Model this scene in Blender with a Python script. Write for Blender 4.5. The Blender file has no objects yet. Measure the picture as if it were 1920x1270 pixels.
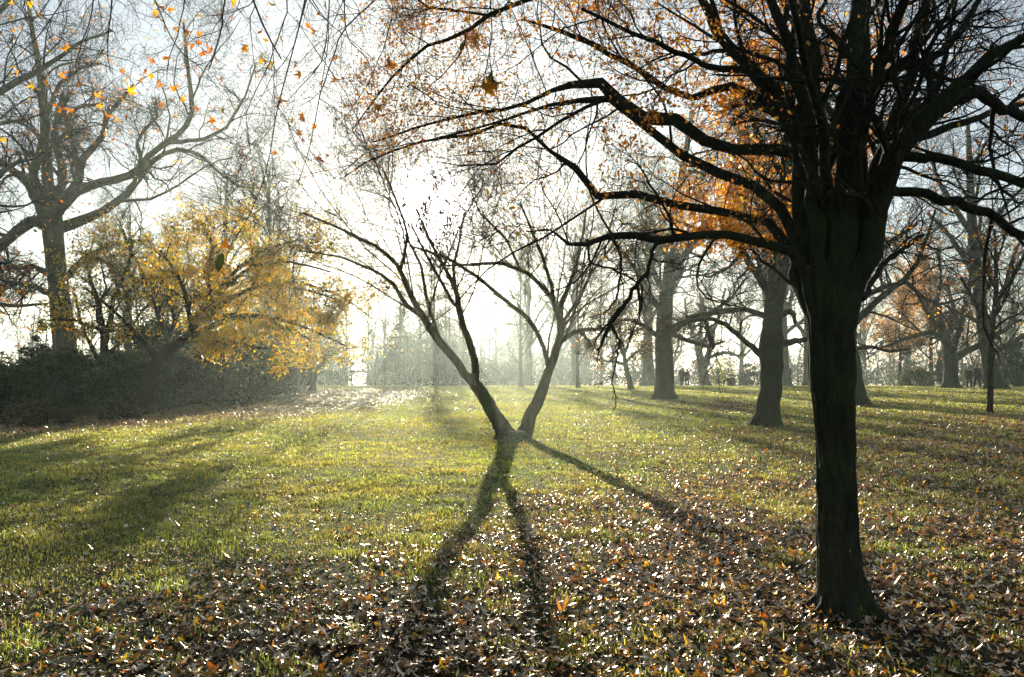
import bpy, math, random
import numpy as np
from mathutils import Vector, Matrix

random.seed(7)
RNG = np.random.default_rng(7)
scene = bpy.context.scene
COL = scene.collection

# ------------------------------------------------------------------ camera
F = 1493.0                                  # focal length in pixels of a 1920 wide frame (28 mm)
PITCH = math.atan(53.0 / F)
CAMZ = 1.6
cam = bpy.data.cameras.new("camera")
cam.sensor_width = 36.0
cam.lens = 36.0 * F / 1920.0
cam.clip_start = 0.05
cam.clip_end = 3000
camo = bpy.data.objects.new("camera", cam)
camo.location = (0, 0, CAMZ)
camo.rotation_euler = (math.pi / 2 + PITCH, 0, 0)
COL.objects.link(camo)
scene.camera = camo


def at(u, v, Y):
    """world point seen at photo pixel (u, v) and standing Y metres in front."""
    b = (635.0 - v) / F
    y = math.cos(PITCH) - math.sin(PITCH) * b
    z = math.sin(PITCH) + math.cos(PITCH) * b
    return np.array([(u - 960.0) / F * Y / y, Y, CAMZ + z * Y / y])


# ------------------------------------------------------------------ light
SUN = at(808, 392, 1000.0) - np.array([0, 0, CAMZ])
SUN = SUN / np.linalg.norm(SUN)
ELEV = math.asin(SUN[2])
AZ = math.atan2(SUN[0], SUN[1])
sl = bpy.data.lights.new("sun", 'SUN')
sl.energy = 5.0
sl.angle = math.radians(0.5)
sl.color = (1.0, 0.89, 0.70)
so = bpy.data.objects.new("sun", sl)
so.rotation_euler = Vector(SUN).to_track_quat('Z', 'Y').to_euler()
so.location = (0, 0, 40)
COL.objects.link(so)

w = bpy.data.worlds.new("World")
scene.world = w
w.use_nodes = True
nt = w.node_tree
for n in list(nt.nodes):
    nt.nodes.remove(n)
sky = nt.nodes.new("ShaderNodeTexSky")
sky.sky_type = 'NISHITA'
sky.sun_disc = False
sky.sun_elevation = ELEV
sky.sun_rotation = AZ
sky.air_density = 1.0
sky.dust_density = 0.35
sky.ozone_density = 1.0
bg = nt.nodes.new("ShaderNodeBackground")
bg.inputs[1].default_value = 0.085
hsv = nt.nodes.new("ShaderNodeHueSaturation")          # thin mist takes most of the blue out of the sky
hsv.inputs['Saturation'].default_value = 0.6
nt.links.new(sky.outputs[0], hsv.inputs['Color'])
nt.links.new(hsv.outputs[0], bg.inputs[0])
tc = nt.nodes.new("ShaderNodeTexCoord")
dot = nt.nodes.new("ShaderNodeVectorMath"); dot.operation = 'DOT_PRODUCT'
nt.links.new(tc.outputs['Generated'], dot.inputs[0])
dot.inputs[1].default_value = tuple(SUN)
def wmath(op, a, b):
    m = nt.nodes.new("ShaderNodeMath"); m.operation = op
    for i, s in enumerate((a, b)):
        if isinstance(s, (int, float)): m.inputs[i].default_value = s
        else: nt.links.new(s, m.inputs[i])
    return m.outputs[0]
dmax = wmath('MAXIMUM', dot.outputs['Value'], 0.0)
core = wmath('MULTIPLY', wmath('POWER', dmax, 2200.0), 90.0)
halo = wmath('MULTIPLY', wmath('POWER', dmax, 90.0), 0.2)
bg2 = nt.nodes.new("ShaderNodeBackground")
bg2.inputs[0].default_value = (1.0, 0.95, 0.86, 1)
nt.links.new(wmath('ADD', core, halo), bg2.inputs[1])
adds = nt.nodes.new("ShaderNodeAddShader")
nt.links.new(bg.outputs[0], adds.inputs[0]); nt.links.new(bg2.outputs[0], adds.inputs[1])
wo = nt.nodes.new("ShaderNodeOutputWorld")
nt.links.new(adds.outputs[0], wo.inputs[0])

scene.view_settings.view_transform = 'Standard'
scene.view_settings.look = 'None'
scene.view_settings.gamma = 1.0
scene.view_settings.exposure = 1.0
scene.render.engine = 'CYCLES'
cy = scene.cycles
cy.use_denoising = True
try:
    cy.denoiser = 'OPENIMAGEDENOISE'
except Exception:
    pass
cy.use_adaptive_sampling = True
cy.adaptive_threshold = 0.02
cy.max_bounces = 5
cy.diffuse_bounces = 2
cy.glossy_bounces = 2
cy.transmission_bounces = 3
cy.volume_bounces = 1
cy.transparent_max_bounces = 4
cy.sample_clamp_indirect = 4.0
cy.caustics_reflective = False
cy.caustics_refractive = False

HAZE_DENSITY = 0.0010
HAZE_G = 0.74


# ------------------------------------------------------------------ materials
def mat(name, rough=0.8, spec=0.3):
    m = bpy.data.materials.new(name)
    m.use_nodes = True
    b = m.node_tree.nodes['Principled BSDF']
    b.inputs['Roughness'].default_value = rough
    b.inputs['Specular IOR Level'].default_value = spec
    return m, m.node_tree, b


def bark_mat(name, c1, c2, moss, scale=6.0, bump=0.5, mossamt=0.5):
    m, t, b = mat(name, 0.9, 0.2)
    N, Lk = t.nodes, t.links
    co = N.new("ShaderNodeTexCoord")
    mp = N.new("ShaderNodeMapping"); mp.inputs['Scale'].default_value = (1, 1, 0.22)
    Lk.new(co.outputs['Object'], mp.inputs[0])
    n1 = N.new("ShaderNodeTexNoise"); n1.inputs['Scale'].default_value = scale * 3; n1.inputs['Detail'].default_value = 8
    Lk.new(mp.outputs[0], n1.inputs[0])
    vo = N.new("ShaderNodeTexVoronoi"); vo.inputs['Scale'].default_value = scale * 4; vo.feature = 'DISTANCE_TO_EDGE'
    Lk.new(mp.outputs[0], vo.inputs[0])
    r = N.new("ShaderNodeValToRGB")
    r.color_ramp.elements[0].position = 0.35; r.color_ramp.elements[0].color = (*c1, 1)
    r.color_ramp.elements[1].position = 0.68; r.color_ramp.elements[1].color = (*c2, 1)
    Lk.new(n1.outputs[0], r.inputs[0])
    n2 = N.new("ShaderNodeTexNoise"); n2.inputs['Scale'].default_value = scale * 0.45; n2.inputs['Detail'].default_value = 5
    Lk.new(co.outputs['Object'], n2.inputs[0])
    r2 = N.new("ShaderNodeValToRGB")
    r2.color_ramp.elements[0].position = 0.62 - 0.3 * mossamt; r2.color_ramp.elements[0].color = (0, 0, 0, 1)
    r2.color_ramp.elements[1].position = 0.78 - 0.3 * mossamt; r2.color_ramp.elements[1].color = (1, 1, 1, 1)
    Lk.new(n2.outputs[0], r2.inputs[0])
    mx = N.new("ShaderNodeMixRGB"); mx.inputs[2].default_value = (*moss, 1)
    Lk.new(r2.outputs[0], mx.inputs[0]); Lk.new(r.outputs[0], mx.inputs[1])
    Lk.new(mx.outputs[0], b.inputs['Base Color'])
    ad = N.new("ShaderNodeMath"); ad.operation = 'ADD'
    mu = N.new("ShaderNodeMath"); mu.operation = 'MULTIPLY'; mu.inputs[1].default_value = 1.2
    Lk.new(vo.outputs['Distance'], mu.inputs[0]); Lk.new(mu.outputs[0], ad.inputs[0]); Lk.new(n1.outputs[0], ad.inputs[1])
    bp = N.new("ShaderNodeBump"); bp.inputs['Strength'].default_value = bump; bp.inputs['Distance'].default_value = 0.03
    Lk.new(ad.outputs[0], bp.inputs['Height']); Lk.new(bp.outputs[0], b.inputs['Normal'])
    return m


def leaf_mat(name, trans=0.5, gloss=0.25, rough=0.35, attr="tint", tmul=(1.0, 1.0, 1.0), gcol=(1, 1, 1, 1)):
    """thin leaf: the part's own colour comes from a per-leaf attribute, half reflected and half let through."""
    m = bpy.data.materials.new(name); m.use_nodes = True
    t = m.node_tree; N, Lk = t.nodes, t.links
    for n in list(N): N.remove(n)
    at_ = N.new("ShaderNodeAttribute"); at_.attribute_name = attr
    di = N.new("ShaderNodeBsdfDiffuse"); tr = N.new("ShaderNodeBsdfTranslucent")
    Lk.new(at_.outputs['Color'], di.inputs[0])
    mc = N.new("ShaderNodeVectorMath"); mc.operation = 'MULTIPLY'; mc.inputs[1].default_value = tmul
    Lk.new(at_.outputs['Color'], mc.inputs[0]); Lk.new(mc.outputs[0], tr.inputs[0])
    m1 = N.new("ShaderNodeMixShader"); m1.inputs[0].default_value = trans
    Lk.new(di.outputs[0], m1.inputs[1]); Lk.new(tr.outputs[0], m1.inputs[2])
    gl = N.new("ShaderNodeBsdfGlossy"); gl.inputs['Roughness'].default_value = rough
    gl.inputs[0].default_value = gcol
    fr = N.new("ShaderNodeFresnel"); fr.inputs[0].default_value = 1.42
    mg = N.new("ShaderNodeMath"); mg.operation = 'MULTIPLY'; mg.inputs[1].default_value = gloss
    Lk.new(fr.outputs[0], mg.inputs[0])
    m2 = N.new("ShaderNodeMixShader"); Lk.new(mg.outputs[0], m2.inputs[0])
    Lk.new(m1.outputs[0], m2.inputs[1]); Lk.new(gl.outputs[0], m2.inputs[2])
    o = N.new("ShaderNodeOutputMaterial"); Lk.new(m2.outputs[0], o.inputs[0])
    return m


def plain(name, c, rough=0.7, metal=0.0, spec=0.4, vary=0.25, scale=30):
    m, t, b = mat(name, rough, spec)
    N, Lk = t.nodes, t.links
    b.inputs['Metallic'].default_value = metal
    n = N.new("ShaderNodeTexNoise"); n.inputs['Scale'].default_value = scale; n.inputs['Detail'].default_value = 5
    co = N.new("ShaderNodeTexCoord"); Lk.new(co.outputs['Object'], n.inputs[0])
    r = N.new("ShaderNodeValToRGB")
    r.color_ramp.elements[0].position = 0.3; r.color_ramp.elements[0].color = (*[x * (1 - vary) for x in c], 1)
    r.color_ramp.elements[1].position = 0.7; r.color_ramp.elements[1].color = (*[min(1, x * (1 + vary)) for x in c], 1)
    Lk.new(n.outputs[0], r.inputs[0]); Lk.new(r.outputs[0], b.inputs['Base Color'])
    return m


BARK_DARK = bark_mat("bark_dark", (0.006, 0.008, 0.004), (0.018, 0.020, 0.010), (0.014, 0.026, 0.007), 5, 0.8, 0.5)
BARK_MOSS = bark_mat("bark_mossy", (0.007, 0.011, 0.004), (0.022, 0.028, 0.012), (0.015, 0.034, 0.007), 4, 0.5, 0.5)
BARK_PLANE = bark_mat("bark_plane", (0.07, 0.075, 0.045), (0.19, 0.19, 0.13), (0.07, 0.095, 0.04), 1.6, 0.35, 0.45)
TWIG = bark_mat("bark_twig", (0.022, 0.019, 0.012), (0.055, 0.044, 0.026), (0.04, 0.045, 0.02), 5, 0.0, 0.3)
TWIG_DARK = bark_mat("bark_twig_dark", (0.006, 0.008, 0.004), (0.016, 0.017, 0.009), (0.014, 0.022, 0.008), 5, 0.0, 0.3)
BARK_OLIVE_GLARE = bark_mat("bark_olive_glare", (0.07, 0.065, 0.035), (0.17, 0.15, 0.09), (0.10, 0.13, 0.045), 4, 0.5, 0.5)  # olive bark lightened to stand in for the glare veiling the stems
TWIG_GREY = bark_mat("bark_twig_grey", (0.05, 0.045, 0.035), (0.12, 0.105, 0.085), (0.07, 0.08, 0.045), 5, 0.0, 0.3)
TWIG_TAN_SUNLIT = bark_mat("bark_twig_tan_sunlit", (0.07, 0.05, 0.028), (0.16, 0.115, 0.06), (0.10, 0.10, 0.04), 5, 0.0, 0.3)  # sunlight on the twigs put into a brighter brown, with some lichen
LEAF = leaf_mat("leaf_autumn", 0.6, 0.25, 0.4, tmul=(1.7, 1.45, .45))
LEAF_GREEN = leaf_mat("leaf_evergreen", 0.25, 0.08, 0.3)
LITTER = leaf_mat("leaf_litter", 0.45, 0.60, 0.40, tmul=(1.9, 1.6, .9), gcol=(1, .95, .82, 1))
GRASS = leaf_mat("grass_blade", 0.62, 0.8, 0.42, tmul=(2.3, 1.9, 1.5))


# ------------------------------------------------------------------ helpers
def tag(o, label=None, cat=None, group=None, kind=None):
    if label: o['label'] = label
    if cat: o['category'] = cat
    if group: o['group'] = group
    if kind: o['kind'] = kind
    return o


def empty(name, loc, label, cat, group=None):
    o = bpy.data.objects.new(name, None)
    o.location = tuple(float(x) for x in loc)
    o.empty_display_size = 0.3
    COL.objects.link(o)
    return tag(o, label, cat, group)


def mesh_np(name, V, faces_list, m, parent=None, tint=None, smooth=False):
    """V (n,3); faces_list: list of (k, idx array (f,k)); tint per vertex (n,3) or None."""
    V = np.asarray(V, np.float32)
    me = bpy.data.meshes.new(name)
    me.vertices.add(len(V)); me.vertices.foreach_set("co", V.ravel())
    loops = np.concatenate([f.ravel() for f in faces_list]).astype(np.int32)
    starts, tot = [], 0
    for f in faces_list:
        starts.append(tot + np.arange(len(f)) * f.shape[1]); tot += f.size
    starts = np.concatenate(starts).astype(np.int32)
    me.loops.add(len(loops)); me.loops.foreach_set("vertex_index", loops)
    me.polygons.add(len(starts)); me.polygons.foreach_set("loop_start", starts)
    if smooth: me.polygons.foreach_set("use_smooth", np.ones(len(starts), bool))
    if tint is not None:
        a = me.color_attributes.new("tint", 'FLOAT_COLOR', 'POINT')
        c = np.ones((len(V), 4), np.float32); c[:, :3] = tint
        a.data.foreach_set("color", c.ravel())
    me.update(calc_edges=True)
    me.materials.append(m)
    o = bpy.data.objects.new(name, me)
    COL.objects.link(o)
    if parent: o.parent = parent
    return o


def norm(a):
    return a / np.maximum(np.linalg.norm(a, axis=-1, keepdims=True), 1e-9)


class Tubes:
    def __init__(s): s.V, s.F, s.n = [], [], 0

    def add(s, P, R, k, rough=0.0, rng=RNG, ridge=0.0):
        P = np.asarray(P, float); R = np.asarray(R, float)
        if P.ndim == 2: P, R = P[None], R[None]
        if not len(P): return
        m, n, _ = P.shape
        T = norm(np.gradient(P, axis=1))
        mean = norm(T.mean(axis=1))
        ref = np.where(np.abs(mean[:, 2:3]) < 0.8, np.array([[0, 0, 1.0]]), np.array([[1.0, 0, 0]]))
        U = norm(np.cross(T, ref[:, None, :])); W = np.cross(T, U)
        a = np.arange(k) / k * 2 * math.pi
        rr = np.repeat(R[:, :, None], k, 2)
        if rough:
            ph = rng.uniform(0, 6.28, (m, 1, 1))
            zz = np.arange(n)[None, :, None]
            rr = rr * (1 + rough * (np.sin(3 * a + ph + zz * .3) * .6 + np.sin(5 * a - ph * 2 + zz * .23) * .5 + rng.normal(0, .35, rr.shape)))
        if ridge:                                        # raised bark plates running up the stem
            zl = np.cumsum(np.linalg.norm(np.diff(P, axis=1, prepend=P[:, :1]), axis=2), 1)[:, :, None]
            aa = np.broadcast_to(a[None, None, :], rr.shape) * 7 + np.sin(zl * 3) * .5
            pl = np.abs(vnoise(aa, zl * 2.2, 1.0, 3) - .5) * 2
            seam = np.minimum(1, np.minimum(a, 2 * math.pi - a)[None, None, :] / .5)
            rr = rr - ridge * (1 - np.clip(pl * 2.2, 0, 1)) * seam + ridge * .5 * (vnoise(aa, zl * 14, 1.0, 8) - .5)
        V = P[:, :, None, :] + rr[..., None] * (U[:, :, None, :] * np.cos(a)[None, None, :, None] + W[:, :, None, :] * np.sin(a)[None, None, :, None])
        base = s.n + (np.arange(m) * n * k)[:, None, None]
        i = (np.arange(n - 1) * k)[None, :, None]; j = np.arange(k)[None, None, :]; j2 = (j + 1) % k
        f = np.stack([base + i + j, base + i + j2, base + i + k + j2, base + i + k + j], -1).reshape(-1, 4)
        s.V.append(V.reshape(-1, 3)); s.F.append(f); s.n += m * n * k

    def build(s, name, m, parent, base=(0, 0, 0), smooth=True):
        if not s.V: return None
        return mesh_np(name, np.concatenate(s.V) - np.asarray(base), [np.concatenate(s.F)], m, parent, smooth=smooth)


def resample(pts, rad, n, jitter=0.0, rng=RNG):
    pts = np.asarray(pts, float); rad = np.asarray(rad, float)
    d = np.concatenate([[0], np.cumsum(np.linalg.norm(np.diff(pts, axis=0), axis=1))])
    # smooth the corners a little
    t = np.linspace(0, d[-1], n)
    fine = np.linspace(0, d[-1], n * 4)
    q = np.stack([np.interp(fine, d, pts[:, i]) for i in range(3)], 1)
    ker = np.array([1, 2, 3, 2, 1.]) / 9
    qp = np.pad(q, ((2, 2), (0, 0)), mode='edge')
    q2 = np.stack([np.convolve(qp[:, i], ker, 'valid') for i in range(3)], 1)
    q2[0], q2[-1] = q[0], q[-1]
    P = np.stack([np.interp(t, fine, q2[:, i]) for i in range(3)], 1)
    R = np.interp(t, d, rad)
    if jitter:
        j = rng.normal(0, 1, P.shape) * (R * jitter)[:, None]; j[0] = 0
        P = P + j
    return P, R


def grow(P, R, nc, tmin, ang, lr, rr, n, wig, up, rng, droop=0.0, rmin=0.0015, lmin=0.0, tmax=0.97, taper=0.3):
    """children of a whole level of branches at once."""
    m, k, _ = P.shape
    L = np.linalg.norm(np.diff(P, axis=1), axis=2).sum(1)
    t = tmin + (tmax - tmin) * (np.arange(nc)[None] + rng.uniform(0, 1, (m, nc))) / nc
    fi = t * (k - 1); i0 = np.minimum(fi.astype(int), k - 2); fr = (fi - i0)[..., None]
    r_ = np.arange(m)[:, None]
    A, B = P[r_, i0], P[r_, i0 + 1]
    pos = A * (1 - fr) + B * fr
    rp = R[r_, i0] * (1 - fr[..., 0]) + R[r_, i0 + 1] * fr[..., 0]
    T = norm(B - A)
    rv = rng.normal(0, 1, T.shape); perp = norm(rv - (rv * T).sum(-1, keepdims=True) * T)
    a = np.radians(rng.uniform(ang[0], ang[1], (m, nc)))[..., None]
    d = T * np.cos(a) + perp * np.sin(a); d[..., 2] += up
    d = norm(d).reshape(-1, 3)
    ln = (np.maximum(L[:, None] * lr * (1.05 - 0.42 * t), np.minimum(lmin, .42 * L[:, None])) * rng.uniform(.55, 1.35, (m, nc))).reshape(-1)
    r0 = np.maximum(rp * rr * rng.uniform(.75, 1.1, rp.shape), rmin).reshape(-1)
    pts = [pos.reshape(-1, 3)]
    for _ in range(n - 1):
        d = d + rng.normal(0, wig, d.shape); d[:, 2] += droop
        d = norm(d)
        pts.append(pts[-1] + d * (ln / (n - 1))[:, None])
    C = np.stack(pts, 1)
    CR = r0[:, None] * np.linspace(1, taper, n)[None]
    return C, np.maximum(CR, rmin * 0.6)


# value noise
_HT = np.random.default_rng(3).uniform(0, 1, (256, 256))
def vnoise(x, y, s=1.0, o=0):
    x = np.asarray(x, float) / s + o * 17.3; y = np.asarray(y, float) / s + o * 9.1
    xi = np.floor(x).astype(int); yi = np.floor(y).astype(int)
    fx = x - xi; fy = y - yi; fx = fx * fx * (3 - 2 * fx); fy = fy * fy * (3 - 2 * fy)
    g = lambda a, b: _HT[a & 255, b & 255]
    return (g(xi, yi) * (1 - fx) + g(xi + 1, yi) * fx) * (1 - fy) + (g(xi, yi + 1) * (1 - fx) + g(xi + 1, yi + 1) * fx) * fy


def sstep(a, b, x):
    t = np.clip((x - a) / (b - a), 0, 1); return t * t * (3 - 2 * t)


def H(x, y):
    """terrain height: a nearly level lawn that falls away behind its far edge."""
    x = np.asarray(x, float); y = np.asarray(y, float)
    z = (vnoise(x, y, 3.1, 1) - .5) * 0.07 + (vnoise(x, y, 9.0, 2) - .5) * 0.10
    z = z * sstep(2, 9, np.abs(y) + 3)
    edge = 66 + (vnoise(x, y * 0, 14, 4) - .5) * 8
    d = np.maximum(y - edge, 0)
    z = z - 0.030 * np.minimum(d, 340) * sstep(0, 14, d)
    return z


def rotmats(n, rng, tilt=1.0):
    """random rotations; tilt=1 any way up, small tilt = lying nearly flat."""
    az = rng.uniform(0, 2 * math.pi, n)
    ta = rng.normal(0, 1, n) * tilt; tb = rng.normal(0, 1, n) * tilt
    def rot(axis, a):
        c, s = np.cos(a), np.sin(a); M = np.zeros((n, 3, 3)); i = [(1, 2, 0), (0, 2, 1), (0, 1, 2)][axis]
        M[:, i[2], i[2]] = 1; M[:, i[0], i[0]] = c; M[:, i[1], i[1]] = c; M[:, i[0], i[1]] = -s; M[:, i[1], i[0]] = s
        return M
    return rot(0, ta) @ rot(1, tb) @ rot(2, az)


class Baker:
    """bakes many copies of small leaf shapes into one mesh."""
    def __init__(s): s.V, s.F, s.C, s.n = [], {}, [], 0

    def add(s, proto, pos, M, scale, col):
        V, faces = proto
        m = len(pos)
        if m == 0: return
        W = np.einsum('mij,vj->mvi', M, V) * np.asarray(scale)[:, None, None] + pos[:, None, :]
        for f in faces:
            k = len(f)
            s.F.setdefault(k, []).append(s.n + (np.arange(m) * len(V))[:, None] + np.array(f)[None])
        s.V.append(W.reshape(-1, 3)); s.C.append(np.repeat(col, len(V), 0)); s.n += m * len(V)

    def build(s, name, m, parent=None, base=(0, 0, 0), smooth=False):
        if not s.V: return None
        fl = [np.concatenate(v) for v in s.F.values()]
        return mesh_np(name, np.concatenate(s.V) - np.asarray(base), fl, m, parent, tint=np.concatenate(s.C), smooth=smooth)


def star_leaf(seed, curl=0.3, lobes=5):
    """lobed plane leaf, unit width, a fan of faces with a curl."""
    r = random.Random(seed)
    out = []
    tips = [(-125, .62), (-68, .92), (0, 1.05), (68, .92), (125, .62)]
    for i, (a, ln) in enumerate(tips):
        a += r.uniform(-8, 8); ln *= r.uniform(.85, 1.1)
        for da, k in ((-15, .66), (0, 1.0), (15, .66)):
            out.append((a + da, ln * k))
        if i < len(tips) - 1:
            out.append((a + 34, .40 * r.uniform(.9, 1.15)))
    V = [(0, -.12, 0)]
    cx, cy = r.uniform(-curl, curl), r.uniform(-curl, curl); tw = r.uniform(-.5, .5) * curl
    for a, ln in out:
        x = math.sin(math.radians(a)) * ln * .5; y = math.cos(math.radians(a)) * ln * .5
        z = cx * x * x * 2.6 + cy * y * y * 2.6 + tw * x * y * 4 + r.uniform(-.05, .05)
        V.append((x, y, z))
    V.append((-.012, -.12, 0)); V.append((.012, -.12, 0)); V.append((.01, -.62, r.uniform(-.1, .2)))
    F = [[0, i, i + 1] for i in range(1, len(out))]
    F.append([len(out) + 1, len(out) + 2, len(out) + 3])
    return np.array(V, float), F


def oval_leaf(seed, curl=0.3, width=.5):
    r = random.Random(seed)
    prof = [(0, 0), (.2, .7), (.5, 1), (.8, .6), (1, 0)]
    V, F = [], []
    c = r.uniform(.3, 1) * curl; fold = r.uniform(.1, .5)
    for y, wd in prof:
        z = c * (y - .5) ** 2 * 2
        V += [(-wd * width / 2, y, z + fold * wd * width * .5), (0, y, z), (wd * width / 2, y, z + fold * wd * width * .5)]
    for i in range(len(prof) - 1):
        a = i * 3
        F += [[a, a + 1, a + 4, a + 3], [a + 1, a + 2, a + 5, a + 4]]
    V = np.array(V, float); V[:, 1] -= .5
    return V, F


STARS = [star_leaf(i, .9) for i in range(7)]
STARS_FLAT = [star_leaf(i + 40, .35) for i in range(4)]
OVALS = [oval_leaf(i, .9, .5) for i in range(5)]
DIAMOND = [(np.array([(0, -.5, 0), (.28, 0, .08), (0, .5, 0), (-.28, 0, .06)]), [[0, 1, 2, 3]]),
           (np.array([(0, -.5, 0), (.33, -.05, -.08), (.05, .5, .1), (-.3, .05, .1)]), [[0, 1, 2], [0, 2, 3]])]


def palette(n, cols, wts, rng, vary=.25):
    cols = np.array(cols, float); wts = np.array(wts, float); wts /= wts.sum()
    c = cols[rng.choice(len(cols), n, p=wts)]
    return c * rng.uniform(1 - vary, 1 + vary, (n, 1)) * rng.uniform(.92, 1.08, (n, 3))


ORANGE = ([(.66, .32, .035), (.60, .22, .03), (.45, .16, .03), (.72, .44, .05)], [4, 3, 1.5, 3])
YELLOW = ([(.64, .46, .05), (.68, .42, .05), (.44, .40, .06), (.22, .28, .05)], [4, 3, 3, 2])
EVERG = ([(.012, .046, .010), (.020, .064, .014), (.009, .034, .008), (.035, .080, .018)], [3, 2, 3, 1])


def leaves_on(bk, C, rng, frac, size, pal, protos, prob=None, spread=0.03, tilt=1.0):
    """leaves near the outer points of twigs C (m,n,3)."""
    pts = C[:, 1:, :].reshape(-1, 3)
    keep = rng.uniform(0, 1, len(pts)) < frac
    pts = pts[keep]
    if prob is not None:
        pts = pts[rng.uniform(0, 1, len(pts)) < prob(pts)]
    pts = pts + rng.normal(0, spread, pts.shape)
    ch = rng.integers(0, len(protos), len(pts))
    for i, p in enumerate(protos):
        q = pts[ch == i]
        bk.add(p, q, rotmats(len(q), rng, tilt), rng.uniform(size[0], size[1], len(q)), palette(len(q), *pal, rng))


def limbs_from(spec, Y, rng, n=18, jit=.16):
    """spec: list of limbs, each a list of (u, v, dY, half width in px)."""
    Ps, Rs = [], []
    for L in spec:
        pts = [at(u, v, Y + dy) for u, v, dy, r in L]
        rad = [r * (Y + dy) / F for u, v, dy, r in L]
        P, R = resample(pts, rad, n, jit, rng)
        Ps.append(P); Rs.append(R)
    return np.array(Ps), np.array(Rs)


def tree_levels(P, R, levels, rng, twig_from=1):
    """levels: list of dicts for grow; returns list of (C, CR)."""
    out, cur = [], (P, R)
    for lv in levels:
        C, CR = grow(cur[0], cur[1], rng=rng, **lv)
        C[:, :, 2] = np.maximum(C[:, :, 2], 0.35)
        out.append((C, CR)); cur = (C, CR)
    return out


def flare(P, R, amt=.5, hgt=.5):
    z = P[:, 2] - P[0, 2]
    return R * (1 + amt * np.exp(-z / hgt * 2.2))


def traced_tree(name, label, Y, trunk, limbs, levels, seed, bark, twig, leaf=None, group=None, cat='tree', extra=None,
                trunk_sides=18, rough=.05, trunk_grow=True, fl=(.45, .5), roots=False, fine=None, stubs=None, jit=.16, ridge=0.0):
    rng = np.random.default_rng(seed)
    tp = [at(u, v, Y + dy) for u, v, dy, r in trunk]
    base = tp[0].copy(); base[2] = float(H(base[0], base[1])) - 0.03
    if tp[1][2] > base[2] + .05: tp[0] = base
    tr = [r * (Y + dy) / F for u, v, dy, r in trunk]
    TP, TR = resample(tp, tr, 40, .008 if ridge else .04, rng)
    TRf = flare(TP, TR, *fl)
    if ridge:
        i_ = np.linspace(0, 39, 200); P2 = np.stack([np.interp(i_, np.arange(40), TP[:, q]) for q in range(3)], 1); R2 = np.interp(i_, np.arange(40), TRf)
    root = empty(name, base, label, cat, group)
    tb = Tubes()
    if ridge: tb.add(P2, R2, 96, 0, rng, ridge)
    else: tb.add(TP, TRf, trunk_sides, rough, rng)
    if roots:
        for a in np.linspace(0, 6.28, 7)[:-1] + .4:
            d = np.array([math.cos(a), math.sin(a), 0]); r0 = TR[0]
            pts = [TP[0] + d * r0 * .5 + (0, 0, r0 * 1.8), TP[0] + d * r0 * 1.15 + (0, 0, r0 * .55), TP[0] + d * r0 * 1.9 + (0, 0, .03), TP[0] + d * r0 * 2.6 - (0, 0, .05)]
            p, r = resample(pts, [r0 * .5, r0 * .38, r0 * .2, r0 * .1], 10, 0, rng)
            tb.add(p, r, 8, .05, rng)
    lp, lrad = limbs_from(limbs, Y, rng, 18, jit) if limbs else (np.zeros((0, 18, 3)), np.zeros((0, 18)))
    if extra:                                            # procedural limbs for the sides the photo does not trace
        ec, er = grow(TP[None], TR[None], rng=rng, **extra)
        i = np.linspace(0, ec.shape[1] - 1, 18)
        e2 = np.stack([np.stack([np.interp(i, np.arange(ec.shape[1]), c[:, a]) for a in range(3)], 1) for c in ec])
        r2 = np.stack([np.interp(i, np.arange(ec.shape[1]), c) for c in er])
        lp = np.concatenate([lp, e2]); lrad = np.concatenate([lrad, r2])
    tb.add(lp, lrad, 10, rough * .7, rng)
    if stubs: tb.add(*limbs_from(stubs, Y, rng, 12), 10, rough, rng)
    trunk_o = tb.build("trunk", bark, root, base)
    sp, sr = lp, lrad
    if trunk_grow:
        q = np.linspace(18, 39, 18).astype(int)
        sp = np.concatenate([lp, TP[q][None]]); sr = np.concatenate([lrad, TR[q][None]])
    lv = tree_levels(sp, sr, levels, rng)
    cb = Tubes()
    for i, (C, CR) in enumerate(lv):
        cb.add(C, CR, 6 if i == 0 else (4 if i == 1 else 3))
    if fine:                                             # slender hanging sprays with only a few side twigs
        hp, hr = limbs_from(fine, Y, rng, 22, .5)
        cb.add(hp, hr, 6)
        a1, b1 = grow(hp, hr, rng=rng, nc=9, tmin=.12, ang=(20, 50), lr=.28, rr=.6, n=8, wig=.16, up=-.08, droop=-.03, rmin=.0022)
        a2, b2 = grow(a1, b1, rng=rng, nc=5, tmin=.15, ang=(25, 60), lr=.5, rr=.6, n=6, wig=.2, up=-.05, droop=-.03, rmin=.0014)
        a3, b3 = grow(a2, b2, rng=rng, nc=2, tmin=.2, ang=(25, 60), lr=.6, rr=.7, n=5, wig=.2, up=0, droop=-.03, rmin=.001)
        for a_, b_, k_ in ((a1, b1, 4), (a2, b2, 3), (a3, b3, 3)): cb.add(a_, b_, k_)
    cb.build("crown", twig, root, base)
    if leaf:
        bk = Baker()
        for (li, kw) in leaf:
            leaves_on(bk, lv[li][0], rng, **kw)
        bk.build("leaves", LEAF, root, base)
    return root, lv


def copy_tree(o, parent=None):
    c = o.copy(); COL.objects.link(c)
    if parent: c.parent = parent
    for ch in list(o.children):
        copy_tree(ch, c)
    return c


def lv(nc, tmin, a0, a1, lr, rr, n=6, wig=.16, up=.15, droop=.0, rmin=.0015, **k):
    return dict(nc=nc, tmin=tmin, ang=(a0, a1), lr=lr, rr=rr, n=n, wig=wig, up=up, droop=droop, rmin=rmin, **k)


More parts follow.
